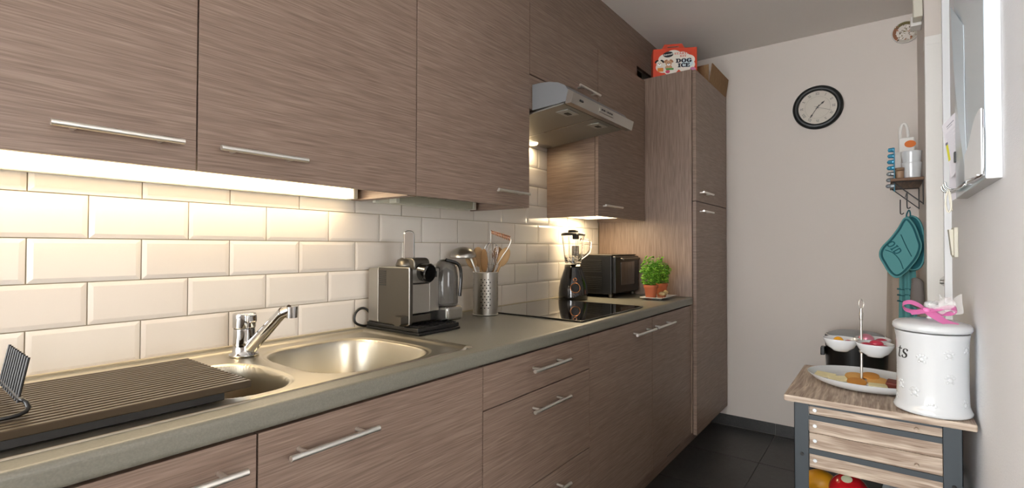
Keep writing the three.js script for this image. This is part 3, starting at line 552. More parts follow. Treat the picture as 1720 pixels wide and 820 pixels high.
function herb(u, d, h, label, R, tall, n, spread) {
  const t = thing('potted_herb', label, 'herb', [u, h, d]);
  part('pot', [lathe([[.0001, 0], [R * .72, 0], [R * .94, .058], [R * 1.04, .058], [R * 1.06, .074], [R * .98, .074], [R * .9, .06], [.0001, .06]], u, h, d, 32)], M.terracotta, t);
  part('soil', lathe([[.0001, .066], [R * .9, .064], [R * .9, .055]], u, h, d, 20), M.soil, t);
  const mk = (count, lift) => { const gs = []; for (let i = 0; i < count; i++) {
    const a = rnd(0, 6.283), q = Math.sqrt(rnd()) , y = h + .075 + tall * Math.pow(rnd(), .8) * (1 - .55 * q * q) * (.8 + .4 * vnoise(a * 2 + u * 31, d * 7, 97, 97, 5)), lump = .75 + .5 * vnoise(a * 1.2 + u * 50, (y - h) * 40, 97, 97, 31), r = spread * q * lump * (.5 + .5 * Math.sin(Math.min(1, (y - h - .06) / tall) * 2.4));
    const s = rnd(.006, .0105), g = new THREE.SphereGeometry(1, 5, 3).scale(s, s * .22, s * rnd(.5, .8)); g.rotateX(rnd(-.7, .7)).rotateZ(rnd(-.7, .7)).rotateY(rnd(0, 6.28)).translate(u + Math.cos(a) * r, y, -(d + Math.sin(a) * r)); gs.push(g); } return gs; };
  const f = part('foliage', mk(n, 0), M.leaf, t); f.userData.kind = 'stuff';
  const f2 = part('foliage', mk(Math.round(n * .7), 0), M.leafDark, t); f2.userData.kind = 'stuff';
  const st = []; for (let i = 0; i < 26; i++) { const a = rnd(0, 6.28), r = spread * .75 * Math.sqrt(rnd()); st.push(tube([[u + Math.cos(a) * r * .35, h + .06, d + Math.sin(a) * r * .35], [u + Math.cos(a) * r * .7, h + .06 + tall * .5, d + Math.sin(a) * r * .7], [u + Math.cos(a) * r, h + .06 + tall * rnd(.75, 1), d + Math.sin(a) * r]], .0009, 6, 5)); }
  const s3 = part('stems', st, M.leafDark, t); s3.userData.kind = 'stuff';
}
herb(-1.0, 2.545, WT + .0052, 'potted green herb in terracotta, nearer the mini oven on the saucer', .036, .165, 330, .060);
herb(-1.0, 2.70, WT + .0052, 'smaller potted green herb in terracotta, at the right on the saucer behind the ginger', .033, .140, 260, .054);
{
  const t = thing('ginger_root', 'knobbly pale ginger root lying on the saucer before the herb pots', 'ginger', [-.955, WT + .018, 2.615]), g = [];
  for (const [u, h, d, r, a, b, c] of [[-.958, .03, 2.60, .016, 1.2, .7, 1.4], [-.953, .031, 2.625, .014, 1, .85, 1.4], [-.955, .034, 2.645, .013, 1, .8, 1.2], [-.948, .03, 2.585, .010, 1, .8, 1.1], [-.962, .037, 2.655, .009, .9, 1, 1.2]]) g.push(sph(u, WT + h, d, r, a, b, c, 14, 10));
  part('root', g, std({ color: 0xc3a878, roughness: .85 }), t);
}


// ------------------------------------------------------------------ trolley by the right wall
const TC = .72;
{
  const t = thing('kitchen_trolley', 'light wood and dark grey metal kitchen trolley against the right wall', 'trolley', [-.036, 0, 2.05]);
  const top = rr(-.264, 1.792, .192, 2.30, .006);
  part('top_board', new THREE.ExtrudeGeometry(top, { depth: .014, bevelEnabled: true, bevelSize: .003, bevelOffset: -.003, bevelThickness: .003, bevelSegments: 2 }).applyMatrix4(new THREE.Matrix4().makeBasis(new THREE.Vector3(1, 0, 0), new THREE.Vector3(0, 0, -1), new THREE.Vector3(0, 1, 0))).translate(0, TC - .017, 0), std({ map: oakTex, roughness: .5, bumpMap: oakTex, bumpScale: .0004 }, 'h'), t);
  const D = 1.813, E = 2.275;
  for (const [a, b] of [[-.238, -.198], [.123, .164]]) for (const [c, e] of [[D, D + .003], [E - .003, E]]) {
    const in0 = a < 0 ? a : b - .003;
    const leg = part('leg', [box(a, b, .055, TC - .0205, c, e, .0008), box(in0, in0 + .003, .055, TC - .0205, c < 2 ? D : E - .04, c < 2 ? D + .04 : E, .0008)], M.ironGrey, t);
    if (c < 2) part('bolt', cyl([(a + b) / 2 + .002, .535, D - .004], [(a + b) / 2 + .002, .535, D + .001], .0052, .0052, 10), M.black, leg);
    const w = part('castor', [cyl([(a + b) / 2 - .01, .026, (c + e) / 2], [(a + b) / 2 + .01, .026, (c + e) / 2], .025, .025, 20), box((a + b) / 2 - .014, (a + b) / 2 + .014, .045, .058, (c + e) / 2 - .014, (c + e) / 2 + .014)], M.black, t);
  }
  const drawer = (h0, h1, knobH, slats) => {
    for (const [p, q] of slats) {
      const s = part('slat', box(-.1975, .1225, p + .0006, q - .0006, D + .010, D + .020, .001), M.oak, t);
      part('screw', [cyl([-.182, (p + q) / 2 + .001, D + .0105], [-.182, (p + q) / 2 + .001, D + .0075], .0062, .0052, 14), box(-.1855, -.1785, (p + q) / 2 + .0005, (p + q) / 2 + .0019, D + .0068, D + .0078), box(-.1827, -.1813, (p + q) / 2 - .0025, (p + q) / 2 + .0045, D + .0068, D + .0078)], M.zinc, s);
    }
    if (knobH) part('peg', cyl([.066, knobH, D + .012], [.066, knobH, D + .001], .0055, .0045, 14), M.oak, t);
  };
  drawer(.66, .688, .674, [[.662, .689]]);
  drawer(.555, .648, .572, [[.604, .648], [.5545, .604]]);
  drawer(.494, .541, 0, [[.494, .541]]);
  for (const [p, q] of [[.688, TC - .0205], [.646, .6625], [.539, .5555]]) part('rail', box(-.198, .123, p, q, D + .004, D + .012, .001), M.ironGrey, t);
  part('rail', box(-.237, -.22, .46, .49, D + .003, E - .003, .001), M.ironGrey, t); part('rail', box(-.198, .123, .46, .49, E - .016, E - .004, .001), M.ironGrey, t); part('rail', box(.146, .163, .46, .49, D + .003, E - .003, .001), M.ironGrey, t);
  for (const [h, l] of [[.335, .012], [.12, .012]]) part('shelf', box(-.236, .162, h - l, h, D + .005, E - .005, .001), M.ironGrey, t);
  part('shelf_board', box(-.21, .14, .53, .538, D + .03, E - .02), M.oak, t);
}
// fruit on the trolley's open shelf
single('pomegranate', 'round deep red fruit with a pale sticker on the open trolley shelf', 'fruit', [sph(-.10, .394, 1.95, .058, 1, .98, 1, 32, 24), lathe([[.011, .05], [.013, .066], [.009, .068], [.0001, .055]], -.10, .394, 1.95, 12)], phy({ color: 0xb3141c, roughness: .22, clearcoat: .5 }), [-.10, .336, 1.95]);
single('fruit_sticker', 'small pale oval sticker on the red fruit', 'sticker', new THREE.SphereGeometry(.0585, 14, 8, 0, 6.3, 0, .27).rotateX(.45).rotateZ(.1).scale(1, 1, 1).translate(-.10, .394, -1.95), std({ color: 0xcfd3b4, roughness: .5 }), [-.10, .44, 1.94]);
single('mango', 'yellow-orange fruit lying left of the red fruit on the open trolley shelf', 'fruit', sph(-.185, .376, 2.02, .041, 1.25, 1, 1, 24, 18).rotateZ(0), std({ color: 0xd99a1c, roughness: .45 }), [-.185, .336, 2.02]);
single('onion_bag', 'grey-white crumpled bag right of the red fruit on the open trolley shelf', 'bag', (() => { const g = new THREE.SphereGeometry(.06, 28, 20), p = g.attributes.position; for (let i = 0; i < p.count; i++) { const x = p.getX(i), y = p.getY(i), z = p.getZ(i), k = .82 + .35 * vnoise(x * 70 + 20, y * 70 + z * 50 + 30, 199, 199, 3); p.setXYZ(i, x * k * .8, Math.max(-.05, y * k), z * k); } g.computeVertexNormals(); return g.translate(.03, .386, -2.0); })(), std({ color: 0x8e9294, roughness: .6 }), [.03, .336, 2.0]);

// treat jar
const font = await new FontLoader().loadAsync('fonts/droid/droid_serif_regular.typeface.json');
const JU = .104, JD = 1.872, JR = .0815;
const camAngle = Math.atan2(-(-JU), -(-JD));          // direction from the jar to the camera
{
  const t = thing('treat_jar', 'big white ceramic lidded jar with raised paw prints on the trolley', 'jar', [JU, TC, JD]), h = TC + .001;
  part('body', lathe([[.0001, 0], [.084, 0], [.0885, .004], [.089, .011], [.085, .018], [.0818, .03], [.0808, .07], [.0805, .12], [.081, .18], [.0825, .21], [.0845, .226], [.0835, .229], [.0001, .229]], JU, h, JD, 72), M.ceramic, t);
  const lid = part('lid', lathe([[.0001, .231], [.083, .231], [.0885, .234], [.0905, .241], [.089, .249], [.083, .255], [.06, .262], [.03, .266], [.0001, .267]], JU, h, JD, 72), M.ceramic, t);
  part('lid_knob', lathe([[.011, .264], [.0095, .275], [.012, .292], [.017, .302], [.015, .312], [.0001, .316]], JU, h, JD, 28), M.ceramic, lid);
  // phi: turn from the camera's side of the jar towards the left as seen
  const on = (phi, y, r) => { const a = Math.atan2(JD, -JU) ; const dx = -JU / Math.hypot(JU, JD), dz = JD / Math.hypot(JU, JD); const c = Math.cos(phi), q = Math.sin(phi); const x = dx * c - dz * q, z = dz * c + dx * q; return { p: new THREE.Vector3(JU + x * r, h + y, -JD + z * r), n: new THREE.Vector3(x, 0, z) }; };
  for (const [phi, y] of [[-.48, .175], [.27, .158], [-.5, .108], [.5, .062], [-1.12, .19], [1.02, .075], [-1.05, .04], [.02, .025], [1.3, .03]]) {
    const gs = [[0, -.002, .0066], [-.0095, .0052, .0042], [-.0035, .0098, .0044], [.0035, .0098, .0044], [.0095, .0052, .0042], [-.0068, -.008, .004], [.0068, -.008, .004]].map(([a, b, r]) => { const { p, n } = on(phi + a / .081, y + b, .0808); return new THREE.SphereGeometry(r, 12, 8).scale(1, 1, .42).applyQuaternion(new THREE.Quaternion().setFromUnitVectors(new THREE.Vector3(0, 0, 1), n)).translate(p.x, p.y, p.z); });
    part('paw_print', gs, M.ceramic, t);
  }
  const g = new TextGeometry('ts', { font, size: .036, depth: .0008, curveSegments: 8, bevelEnabled: false }); g.computeBoundingBox();
  const w = g.boundingBox.max.x, p = g.attributes.position;
  for (let i = 0; i < p.count; i++) { const x = p.getX(i) - w / 2 + p.getY(i) * .25, q = on(.98 - x / .081, .152 + p.getY(i), .0808 + p.getZ(i)).p; p.setXYZ(i, q.x, q.y, q.z); }
  g.computeVertexNormals(); part('lettering', g, M.ink, t, 'black script lettering');
}
// satin bow and cellophane tied to the jar's knob
{
  const k = [JU - .012, TC + .291, JD - .026], t = thing('ribbon_bow', 'pink satin ribbon bow with a wisp of clear cellophane on the white jar', 'bow', [k[0], k[1] - .05, k[2]]);
  const band = (pts, w0, w1) => {          // a ribbon along a curve, its width upright and twisting a little
    const c = new THREE.CatmullRomCurve3(pts.map((p) => V(...p))), n = 40, pos = [], idx = [];
    for (let i = 0; i <= n; i++) { const q = i / n, p = c.getPointAt(q), tg = c.getTangentAt(q), side = new THREE.Vector3(.25 * Math.sin(q * 6), .62, -.78); side.addScaledVector(tg, -side.dot(tg)).normalize(); const w = (w0 + (w1 - w0) * q) * (.8 + .2 * Math.sin(q * Math.PI)); const nn = side.clone().cross(tg).multiplyScalar(.0005); for (const [a, b] of [[-1, 1], [1, 1], [1, -1], [-1, -1]]) pos.push(p.x + side.x * w * a + nn.x * b, p.y + side.y * w * a + nn.y * b, p.z + side.z * w * a + nn.z * b); }
    for (let i = 0; i < n; i++) for (let j = 0; j < 4; j++) { const a = i * 4 + j, b = i * 4 + (j + 1) % 4; idx.push(a, b, a + 4, b, b + 4, a + 4); }
    const g = new THREE.BufferGeometry(); g.setAttribute('position', new THREE.Float32BufferAttribute(pos, 3)); g.setIndex(idx); g.computeVertexNormals(); return g;
  };
  const L = (a, b, c) => [k[0] + a, k[1] + b, k[2] + c];
  part('loop', band([L(0, 0, 0), L(-.018, .015, -.006), L(-.038, .022, -.006), L(-.053, .014, 0), L(-.048, .0, .004), L(-.028, -.006, .006), L(0, -.002, 0)], .0085, .0085), M.pinkSatin, t);
  part('loop', band([L(0, 0, 0), L(.02, .004, -.008), L(.046, .012, -.008), L(.065, .008, 0), L(.055, -.004, .004), L(.028, -.007, .006), L(0, -.002, 0)], .0085, .0085), M.pinkSatin, t);
  part('tail', band([L(0, 0, -.004), L(.018, -.012, -.022), L(.04, -.027, -.03), L(.066, -.036, -.028)], .012, .014), M.pinkSatin, t);
  part('tail', band([L(0, 0, -.004), L(-.018, -.004, -.016), L(-.036, -.008, -.022)], .008, .009), M.pinkSatin, t);
  part('knot', sph(k[0], k[1], k[2] - .004, .009, 1, 1, .7, 16, 12), M.pinkSatin, t);
  const cel = (a0, len, lift, wob) => { const g = new THREE.BoxGeometry(len, .03, .0003, 24, 6, 1), p = g.attributes.position; for (let i = 0; i < p.count; i++) { const q = p.getX(i) / len + .5, y = p.getY(i); p.setXYZ(i, q * len, y * (.25 + 1.1 * q) + lift * q * q + .008 * Math.sin(q * 7 + y * 90 + wob), p.getZ(i) + .010 * q * Math.sin(y * 130 + q * 4 + wob)); } g.computeVertexNormals(); return g.rotateY(a0).translate(k[0] + .004, k[1] + .008, -k[2]); };
  part('cellophane', [cel(.1, .075, .016, 0), cel(-.5, .06, .022, 2), cel(.9, .05, .02, 4)], M.cellophane, t);
}
// tiered serving stand
const SU = -.068, SD = 2.06;
{
  const t = thing('serving_stand', 'white tiered serving stand: oval plate below, three bowls around a metal pole', 'serving stand', [SU, TC, SD]), h = TC + .001;
  const oval = (p, su, sd) => lathe(p, 0, 0, 0, 64).scale(su, 1, sd).translate(SU + .012, h, -SD);
  part('plate', oval([[.0001, 0], [.11, 0], [.135, .006], [.158, .018], [.171, .0335], [.169, .0345], [.155, .022], [.132, .012], [.10, .009], [.0001, .009]], 1, .85), M.ceramic, t);
  const pole = part('pole', [cyl([SU, h + .009, SD], [SU, h + .262, SD], .0038, .0038, 14), lathe([[.0001, .009], [.012, .010], [.008, .014], [.0038, .018]], SU, h, SD, 18), lathe([[.0038, .11], [.007, .115], [.0072, .12], [.0038, .124]], SU, h, SD, 16), lathe([[.0038, .222], [.0062, .228], [.0045, .236], [.0065, .242], [.0038, .252]], SU, h, SD, 16)], M.handle, t);
  part('ring', new THREE.TorusGeometry(.0125, .002, 10, 32).scale(.62, 1.25, 1).rotateY(.5).translate(SU, h + .277, -SD), M.handle, pole);
  for (const [u, d] of [[SU - .058, SD - .01], [SU + .038, SD - .05], [SU + .03, SD + .058]]) part('bowl', lathe([[.0001, 0], [.022, 0], [.024, .003], [.039, .014], [.0505, .034], [.052, .043], [.0505, .0435], [.048, .034], [.036, .017], [.02, .008], [.0001, .007]], u, h + .113, d, 44), M.ceramic, t);
}
{
  const b = TC + .121;
  const red = phy({ color: 0xb32a44, roughness: .35, clearcoat: .3 }), foil = std({ color: 0xd98fa2, metalness: .7, roughness: .28 }), yel = phy({ color: 0xe09d1f, roughness: .3, clearcoat: .3 });
  single('sweet', 'yellow-orange round sweet in the left bowl of the stand', 'sweet', sph(SU - .064, b + .027, SD - .018, .0155), yel, [SU - .064, b + .01, SD - .018]);
  single('sweet', 'small red sweet beside the yellow one in the left bowl', 'sweet', sph(SU - .036, b + .021, SD - .012, .0135, 1.1, .9, 1), red, [SU - .036, b + .008, SD - .012]);
  single('sweet', 'shiny pink foil-wrapped sweet in the rear bowl of the stand', 'sweet', sph(SU + .012, b + .033, SD + .042, .021, 1.1, .9, 1), foil, [SU + .012, b + .01, SD + .042]);
  single('sweet', 'dull red sweet at the right of the rear bowl', 'sweet', sph(SU + .055, b + .024, SD + .06, .017, 1.2, .8, 1), red, [SU + .055, b + .008, SD + .06]);
  single('sweet', 'dark pink oblong sweet lying left in the front bowl', 'sweet', sph(SU + .018, b + .026, SD - .058, .016, 1.5, .75, 1), red, [SU + .018, b + .01, SD - .058]);
  single('sweet', 'dark pink oblong sweet lying topmost in the front bowl', 'sweet', sph(SU + .042, b + .034, SD - .048, .015, 1.3, .85, 1.1).rotateY(0), red, [SU + .042, b + .02, SD - .048]);
  single('sweet', 'dark pink oblong sweet lying right in the front bowl', 'sweet', sph(SU + .062, b + .023, SD - .06, .014, 1.3, .8, 1), red, [SU + .062, b + .01, SD - .06]);
  const bx = (u, d, w, l, th, turn, h, r) => new RoundedBoxGeometry(w, th, l, 2, Math.min(r, th * .45)).rotateY(turn).rotateX(.16).translate(u, TC + h + .005, -d);
  const round = (u, d, r, th, h, sc = 1) => lathe([[.0001, 0], [r * .9, 0], [r, th * .4], [r * .95, th], [.0001, th * 1.1]], 0, 0, 0, 28).scale(1, 1, sc).rotateX(.2).translate(u, TC + h + .006, -d);
  const cream = std({ color: 0xe6dcae, roughness: .6 }), bis = std({ color: 0xc98a3c, roughness: .75 }), bis2 = std({ color: 0xd9a860, roughness: .75 }), cho = std({ color: 0x6b2a1c, roughness: .5 });
  single('wafer', 'pale cream wafer lying at the left end of the oval plate', 'biscuit', bx(SU - .105, SD + .0, .06, .034, .009, -.2, .0165, .003), cream, [SU - .105, TC + .012, SD]);
  single('wafer', 'pale cream wafer between the left wafer and the brown biscuits', 'biscuit', bx(SU - .066, SD - .035, .055, .035, .009, .35, .0165, .003), cream, [SU - .066, TC + .012, SD - .035]);
  single('biscuit', 'round golden biscuit leaning behind the stand pole', 'biscuit', round(SU - .02, SD + .035, .03, .008, .0115), bis2, [SU - .02, TC + .0115, SD + .035]);
  single('biscuit', 'round golden-brown biscuit in front of the stand pole on the plate', 'biscuit', round(SU - .012, SD - .045, .028, .008, .0115), bis, [SU - .012, TC + .0115, SD - .045]);
  single('biscuit', 'round golden biscuit right of the stand pole on the plate', 'biscuit', round(SU + .045, SD - .005, .032, .009, .0115), bis2, [SU + .045, TC + .0115, SD - .005]);
  single('biscuit', 'small round brown biscuit resting on the others right of the pole', 'biscuit', round(SU + .024, SD + .022, .026, .008, .0225), bis, [SU + .024, TC + .0225, SD + .022]);
  single('biscuit', 'pale oblong biscuit at the front of the oval plate', 'biscuit', bx(SU + .045, SD - .058, .05, .026, .008, .1, .0165, .003), cream, [SU + .045, TC + .0125, SD - .058]);
  single('brownie', 'dark red-brown cake slab at the right of the oval plate beside the jar', 'cake', bx(SU + .092, SD - .035, .05, .04, .02, -.15, .0225, .004), cho, [SU + .092, TC + .0125, SD - .035]);
}
// bin behind the trolley
{
  const u = -.13, d = 3.2, t = thing('waste_bin', 'round bin with grey domed lid and black rim at the far wall', 'bin', [u, 0, d]);
  part('body', lathe([[.0001, .002], [.128, .002], [.13, .02], [.13, .69], [.0001, .69]], u, 0, d, 56), M.steelV, t);
  part('rim', lathe([[.131, .52], [.134, .522], [.139, .69], [.139, .715], [.133, .722], [.12, .722], [.12, .69]], u, 0, d, 56), M.black, t);
  part('lid', lathe([[.0001, .748], [.05, .747], [.095, .741], [.122, .730], [.131, .718], [.0001, .716]], u, 0, d, 56), std({ color: 0x9aa0a4, roughness: .35, metalness: .3 }), t);
  part('lid_edge', new THREE.TorusGeometry(.132, .0035, 8, 64).rotateX(Math.PI / 2).translate(u, .722, -d), M.handle, t);
  part('latch', box(u - .155, u - .135, .61, .655, d - .06, d - .02, .004), M.black, t);
}
// ------------------------------------------------------------------ clock and plate on the far wall
{
  const c = [-.324, 2.047, DB], R = .133, t = thing('wall_clock', 'round black-rimmed wall clock with Roman numerals on the white wall', 'clock', c);
  const W = c[2], put = (g) => g.rotateX(Math.PI / 2).translate(c[0], c[1], -W);
  part('case', put(new THREE.LatheGeometry([[.0001, 0], [R * .97, 0], [R, .008], [R, .018], [R * .95, .030], [R * .83, .033], [R * .77, .026], [R * .755, .016]].map(([a, b]) => new THREE.Vector2(a, b)), 72)), std({ color: 0x15191a, roughness: .4 }), t);
  const face = part('face', put(new THREE.CylinderGeometry(R * .77, R * .77, .006, 64).translate(0, .013, 0)), std({ color: 0xd8d0c4, roughness: .7 }), t);
  const num = ['XII', 'I', 'II', 'III', 'IV', 'V', 'VI', 'VII', 'VIII', 'IX', 'X', 'XI'];
  num.forEach((n, i) => { const g = new TextGeometry(n, { font, size: .0145, depth: .0006, curveSegments: 4, bevelEnabled: false }); g.computeBoundingBox(); const b = g.boundingBox, a = i / 12 * Math.PI * 2; g.translate(-(b.min.x + b.max.x) / 2, -(b.min.y + b.max.y) / 2, 0).scale(.72, 1, 1).rotateZ(-a * (i > 3 && i < 9 ? 1 : 1) + (i > 3 && i < 9 ? Math.PI : 0)).translate(c[0] + Math.sin(a) * R * .63, c[1] + Math.cos(a) * R * .63, -W + .0162); part('numeral', g, M.ink, face); });
  part('inner_ring', new THREE.TorusGeometry(R * .5, .0004, 6, 64).translate(c[0], c[1], -W + .0163), std({ color: 0x8d857a }), face);
  const hand = (name, deg, pts, z) => part(name, extr(pts, .001).rotateZ(-deg * Math.PI / 180).translate(c[0], c[1], -W + z), M.ink, t);
  hand('hour_hand', 48, [[-.0018, -.012], [.0018, -.012], [.0022, .028], [.0055, .034], [0, .052], [-.0055, .034], [-.0022, .028]], .0185);
  hand('minute_hand', 213, [[-.0016, -.016], [.0016, -.016], [.0016, .048], [.0045, .055], [0, .078], [-.0045, .055], [-.0016, .048]], .0205);
  hand('second_hand', 112, [[-.0005, -.018], [.0005, -.018], [.0005, .078], [-.0005, .078]], .0225);
  part('hub', cyl([c[0], c[1], W - .016], [c[0], c[1], W - .0248], .0045, .004, 16), M.ink, t);
  part('glass', put(new THREE.CylinderGeometry(R * .765, R * .765, .0012, 64).translate(0, .0265, 0)), phy({ color: 0xffffff, roughness: .02, transmission: 1, thickness: 0, ior: 1.45 }), t);
}
{
  const cv = document.createElement('canvas'); cv.width = cv.height = 256; const x = cv.getContext('2d');
  x.fillStyle = '#d9d2c8'; x.fillRect(0, 0, 256, 256); x.lineWidth = 34; x.strokeStyle = '#8a5a3c'; x.beginPath(); x.arc(128, 128, 104, 2.4, 5.4); x.stroke(); x.strokeStyle = '#6d6236'; x.beginPath(); x.arc(128, 128, 104, 4.0, 6.2); x.stroke(); x.strokeStyle = '#b9b2a6'; x.beginPath(); x.arc(128, 128, 106, 0, 2.2); x.stroke();
  for (let i = 0; i < 70; i++) { x.fillStyle = ['#5b4a34', '#a8683f', '#7d6f4a', '#efe9df', '#a59a8c'][i % 5]; x.beginPath(); x.ellipse(rnd(30, 226), rnd(30, 226), rnd(4, 15), rnd(3, 9), rnd(0, 3), 0, 7); x.fill(); }
  const tx = new THREE.CanvasTexture(cv); tx.colorSpace = THREE.SRGBColorSpace;
  const c = [.098, 2.40, DB], R = .062, t = thing('decorative_plate', 'small round brown and white painted plate high in the far corner', 'plate', c);
  const disc = new THREE.CircleGeometry(R * .98, 48).translate(c[0], c[1], -c[2] + .0135);
  part('dish', new THREE.LatheGeometry([[.0001, 0], [R * .7, 0], [R, .012], [R * .98, .0135], [.0001, .0132]].map(([a, b]) => new THREE.Vector2(a, b)), 48).rotateX(Math.PI / 2).translate(c[0], c[1], -c[2]), M.ceramic, t);
  part('painting', disc, std({ map: tx, roughness: .4 }), t);
}
{ // door chime on the return wall
  const t = thing('door_chime', 'cream upright chime box on the right wall near the ceiling', 'chime', [.13, 2.35, 3.02]);
  part('cover', box(.112, .147, 2.275, 2.47, 2.975, 3.045, .004, 2), M.cream, t); part('mark', box(.1105, .1125, 2.375, 2.40, 3.0, 3.006), M.ink, t);
  part('lower_box', box(.105, .147, 2.262, 2.31, 3.05, 3.13, .004, 2), M.white, t);
}
// ------------------------------------------------------------------ corner shelf, what stands on it and hangs under it
const SH = 1.512;
{
  const t = thing('wall_shelf', 'small brown wooden shelf on thin wire brackets in the far right corner', 'shelf', [.147, SH, 3.2]);
  part('board', box(.022, .147, SH, SH + .014, 3.0, 3.46, .002), std({ map: oakTex, color: 0x9c7f66, roughness: .6 }, 'h'), t);
  for (const d of [3.03, 3.40]) part('bracket', [tube([[.03, SH - .001, d], [.143, SH - .001, d]], .0025, 4, 8), tube([[.144, SH - .001, d], [.144, SH - .115, d]], .0025, 4, 8), tube([[.032, SH - .002, d], [.143, SH - .11, d]], .0025, 4, 8)], M.black, t);
  part('hook_rail', [tube([[.085, SH - .052, 3.03], [.085, SH - .052, 3.40]], .0025, 4, 8), tube([[.085, SH - .055, 3.06], [.085, SH - .12, 3.06], [.09, SH - .13, 3.06], [.098, SH - .124, 3.06]], .0025, 20, 8), tube([[.062, SH - .075, 3.2], [.062, SH - .14, 3.2], [.068, SH - .15, 3.2], [.076, SH - .143, 3.2]], .0025, 20, 8)], M.black, t);
}
{
  const ST = SH + .0145;
  const cup = (h, label) => { const t = thing('cup', label, 'cup', [.105, h, 3.10], 'nested white cups on the corner shelf'); part('wall', lathe([[.0001, 0], [.030, 0], [.033, .004], [.040, .075], [.0405, .082], [.038, .082], [.0375, .074], [.031, .006], [.0001, .005]], .105, h, 3.10, 40), M.ceramic, t); };
  cup(ST, 'white ceramic cup standing on the corner shelf, lower of the two'); cup(ST + .055, 'white ceramic cup stacked inside the lower one on the corner shelf');
  const blueBall = std({ color: 0x3b93b5, roughness: .25, metalness: .2 }), greyBall = std({ color: 0x8d9499, roughness: .25, metalness: .3 });
  const t = thing('capsule_rack', 'upright rack of blue and grey round capsules at the shelf edge', 'rack', [.03, ST, 3.05]);
  part('spine', box(.034, .040, ST - .06, ST + .155, 3.045, 3.058, .002), std({ color: 0x2f7f9c, roughness: .4 }), t);
  for (let k = 0; k < 7; k++) part('capsule', [sph(.021 + .0035 * (6 - k) / 6 - .001 * k, ST + .145 - k * .0295, 3.05, .0125, 1, .8, 1), cyl([.014, ST + .145 - k * .0295, 3.05], [.036, ST + .145 - k * .0295, 3.05], .0095, .0115, 14)], k < 4 ? blueBall : greyBall, t);
  single('spice_jar', 'tiny glass jar with a brown lid on the corner shelf beside the cups', 'jar', [lathe([[.0001, 0], [.017, 0], [.018, .04], [.0001, .042]], .058, ST + .0005, 3.07, 24), lathe([[.0001, .043], [.019, .043], [.019, .056], [.0001, .057]], .058, ST + .0005, 3.07, 24)], std({ color: 0xa5866a, roughness: .4 }), [.058, ST, 3.07]);
  const scoop = thing('sealing_clip', 'white plastic loop handle standing behind the cups on the corner shelf', 'utensil', [.075, ST, 3.22]);
  part('loop', tube([[.066, ST + .20, 3.236], [.064, ST + .26, 3.236], [.072, ST + .298, 3.236], [.085, ST + .303, 3.236], [.094, ST + .27, 3.236], [.098, ST + .22, 3.236]], .007, 40, 10), M.white, scoop);
  part('body', box(.058, .122, ST, ST + .232, 3.225, 3.25, .006, 2), M.white, scoop);
  single('orange_label', 'round orange pumpkin-like label on the white box behind the cups', 'label', new THREE.CylinderGeometry(.021, .021, .004, 28).rotateX(Math.PI / 2).scale(1.1, .85, 1).translate(onD(1529, 241, 3.21)[0], onD(1529, 241, 3.21)[1], -3.2225), std({ color: 0xd9701c, roughness: .6 }), [.093, ST + .12, 3.222]);
  single('white_card', 'plain white upright card behind the blue capsule rack on the corner shelf', 'card', box(.035, .066, ST, ST + .15, 3.16, 3.172, .002), M.white, [.05, ST, 3.166]);
}
// pot holders, towel and apron on the hooks
function padShape(pix, d, depth, bev) { return extr(new THREE.Shape(new THREE.SplineCurve([...pix, pix[0]].map(([x, y]) => { const p = onD(x, y, d); return new THREE.Vector2(p[0], p[1]); })).getPoints(90)), depth, bev, 4).translate(0, 0, -d); }
const padPix = [[1524, 366], [1534, 378], [1542, 398], [1546, 414], [1540, 432], [1528, 448], [1515, 461], [1505, 465], [1495, 458], [1486, 444], [1479, 430], [1482, 417], [1496, 402], [1510, 384], [1518, 370]];
{
  const d = 3.06, t = thing('pot_holder', 'teal quilted pot holder hanging by its corner under the corner shelf', 'pot holder', [.07, 1.05, d]);
  part('pad', padShape(padPix, d, .008, .006), M.teal, t);
  const ctr = [1514, 422], rim = padPix.map(([x, y]) => { const p = onD(ctr[0] + (x - ctr[0]) * .94, ctr[1] + (y - ctr[1]) * .94, d); return [p[0], p[1], d - .0145]; });
  part('binding', tube(rim, .0042, 120, 8, true), M.tealDark, t);
  for (const l of [[[1513, 394], [1521, 412], [1531, 431]], [[1487, 420], [1500, 425], [1511, 437], [1517, 452]]]) part('seam', tube(l.map(([x, y]) => { const p = onD(x, y, d); return [p[0], p[1], d - .0145]; }), .0022, 24, 6), M.tealDark, t);
  const bold = await new FontLoader().loadAsync('fonts/droid/droid_sans_bold.typeface.json');
  const q = onD(1502, 416, d), g = new TextGeometry('OID', { font: bold, size: .034, depth: .0015, curveSegments: 6, bevelEnabled: false }); g.computeBoundingBox(); const b = g.boundingBox;
  g.translate(-(b.min.x + b.max.x) / 2, -(b.min.y + b.max.y) / 2, 0).scale(.8, 1, 1).rotateZ(-.95).translate(q[0], q[1], -d + .0142); part('lettering', g, M.tealDark, t, 'dark teal printed letters');
  part('hanging_loop', tube([onD(1522, 370, d), onD(1523, 360, d), onD(1527, 353, d), onD(1529, 361, d), onD(1527, 370, d)].map((p) => [p[0], p[1], d - .004]), .003, 30, 8), M.tealDark, t);
}
{
  const d = 3.11, px = [[1527, 366], [1538, 366], [1546, 376], [1551, 396], [1553, 420], [1549, 442], [1540, 452], [1528, 452], [1520, 440], [1522, 400]];
  const t = thing('pot_holder', 'dark teal pot holder half hidden behind the quilted one under the shelf', 'pot holder', [.10, 1.1, d]); part('pad', padShape(px, d, .008, .006), M.tealDark, t);
  part('binding', tube(px.map(([x, y]) => { const p = onD(x, y, d); return [p[0], p[1], d - .012]; }), .004, 90, 8, true), M.teal, t);
}
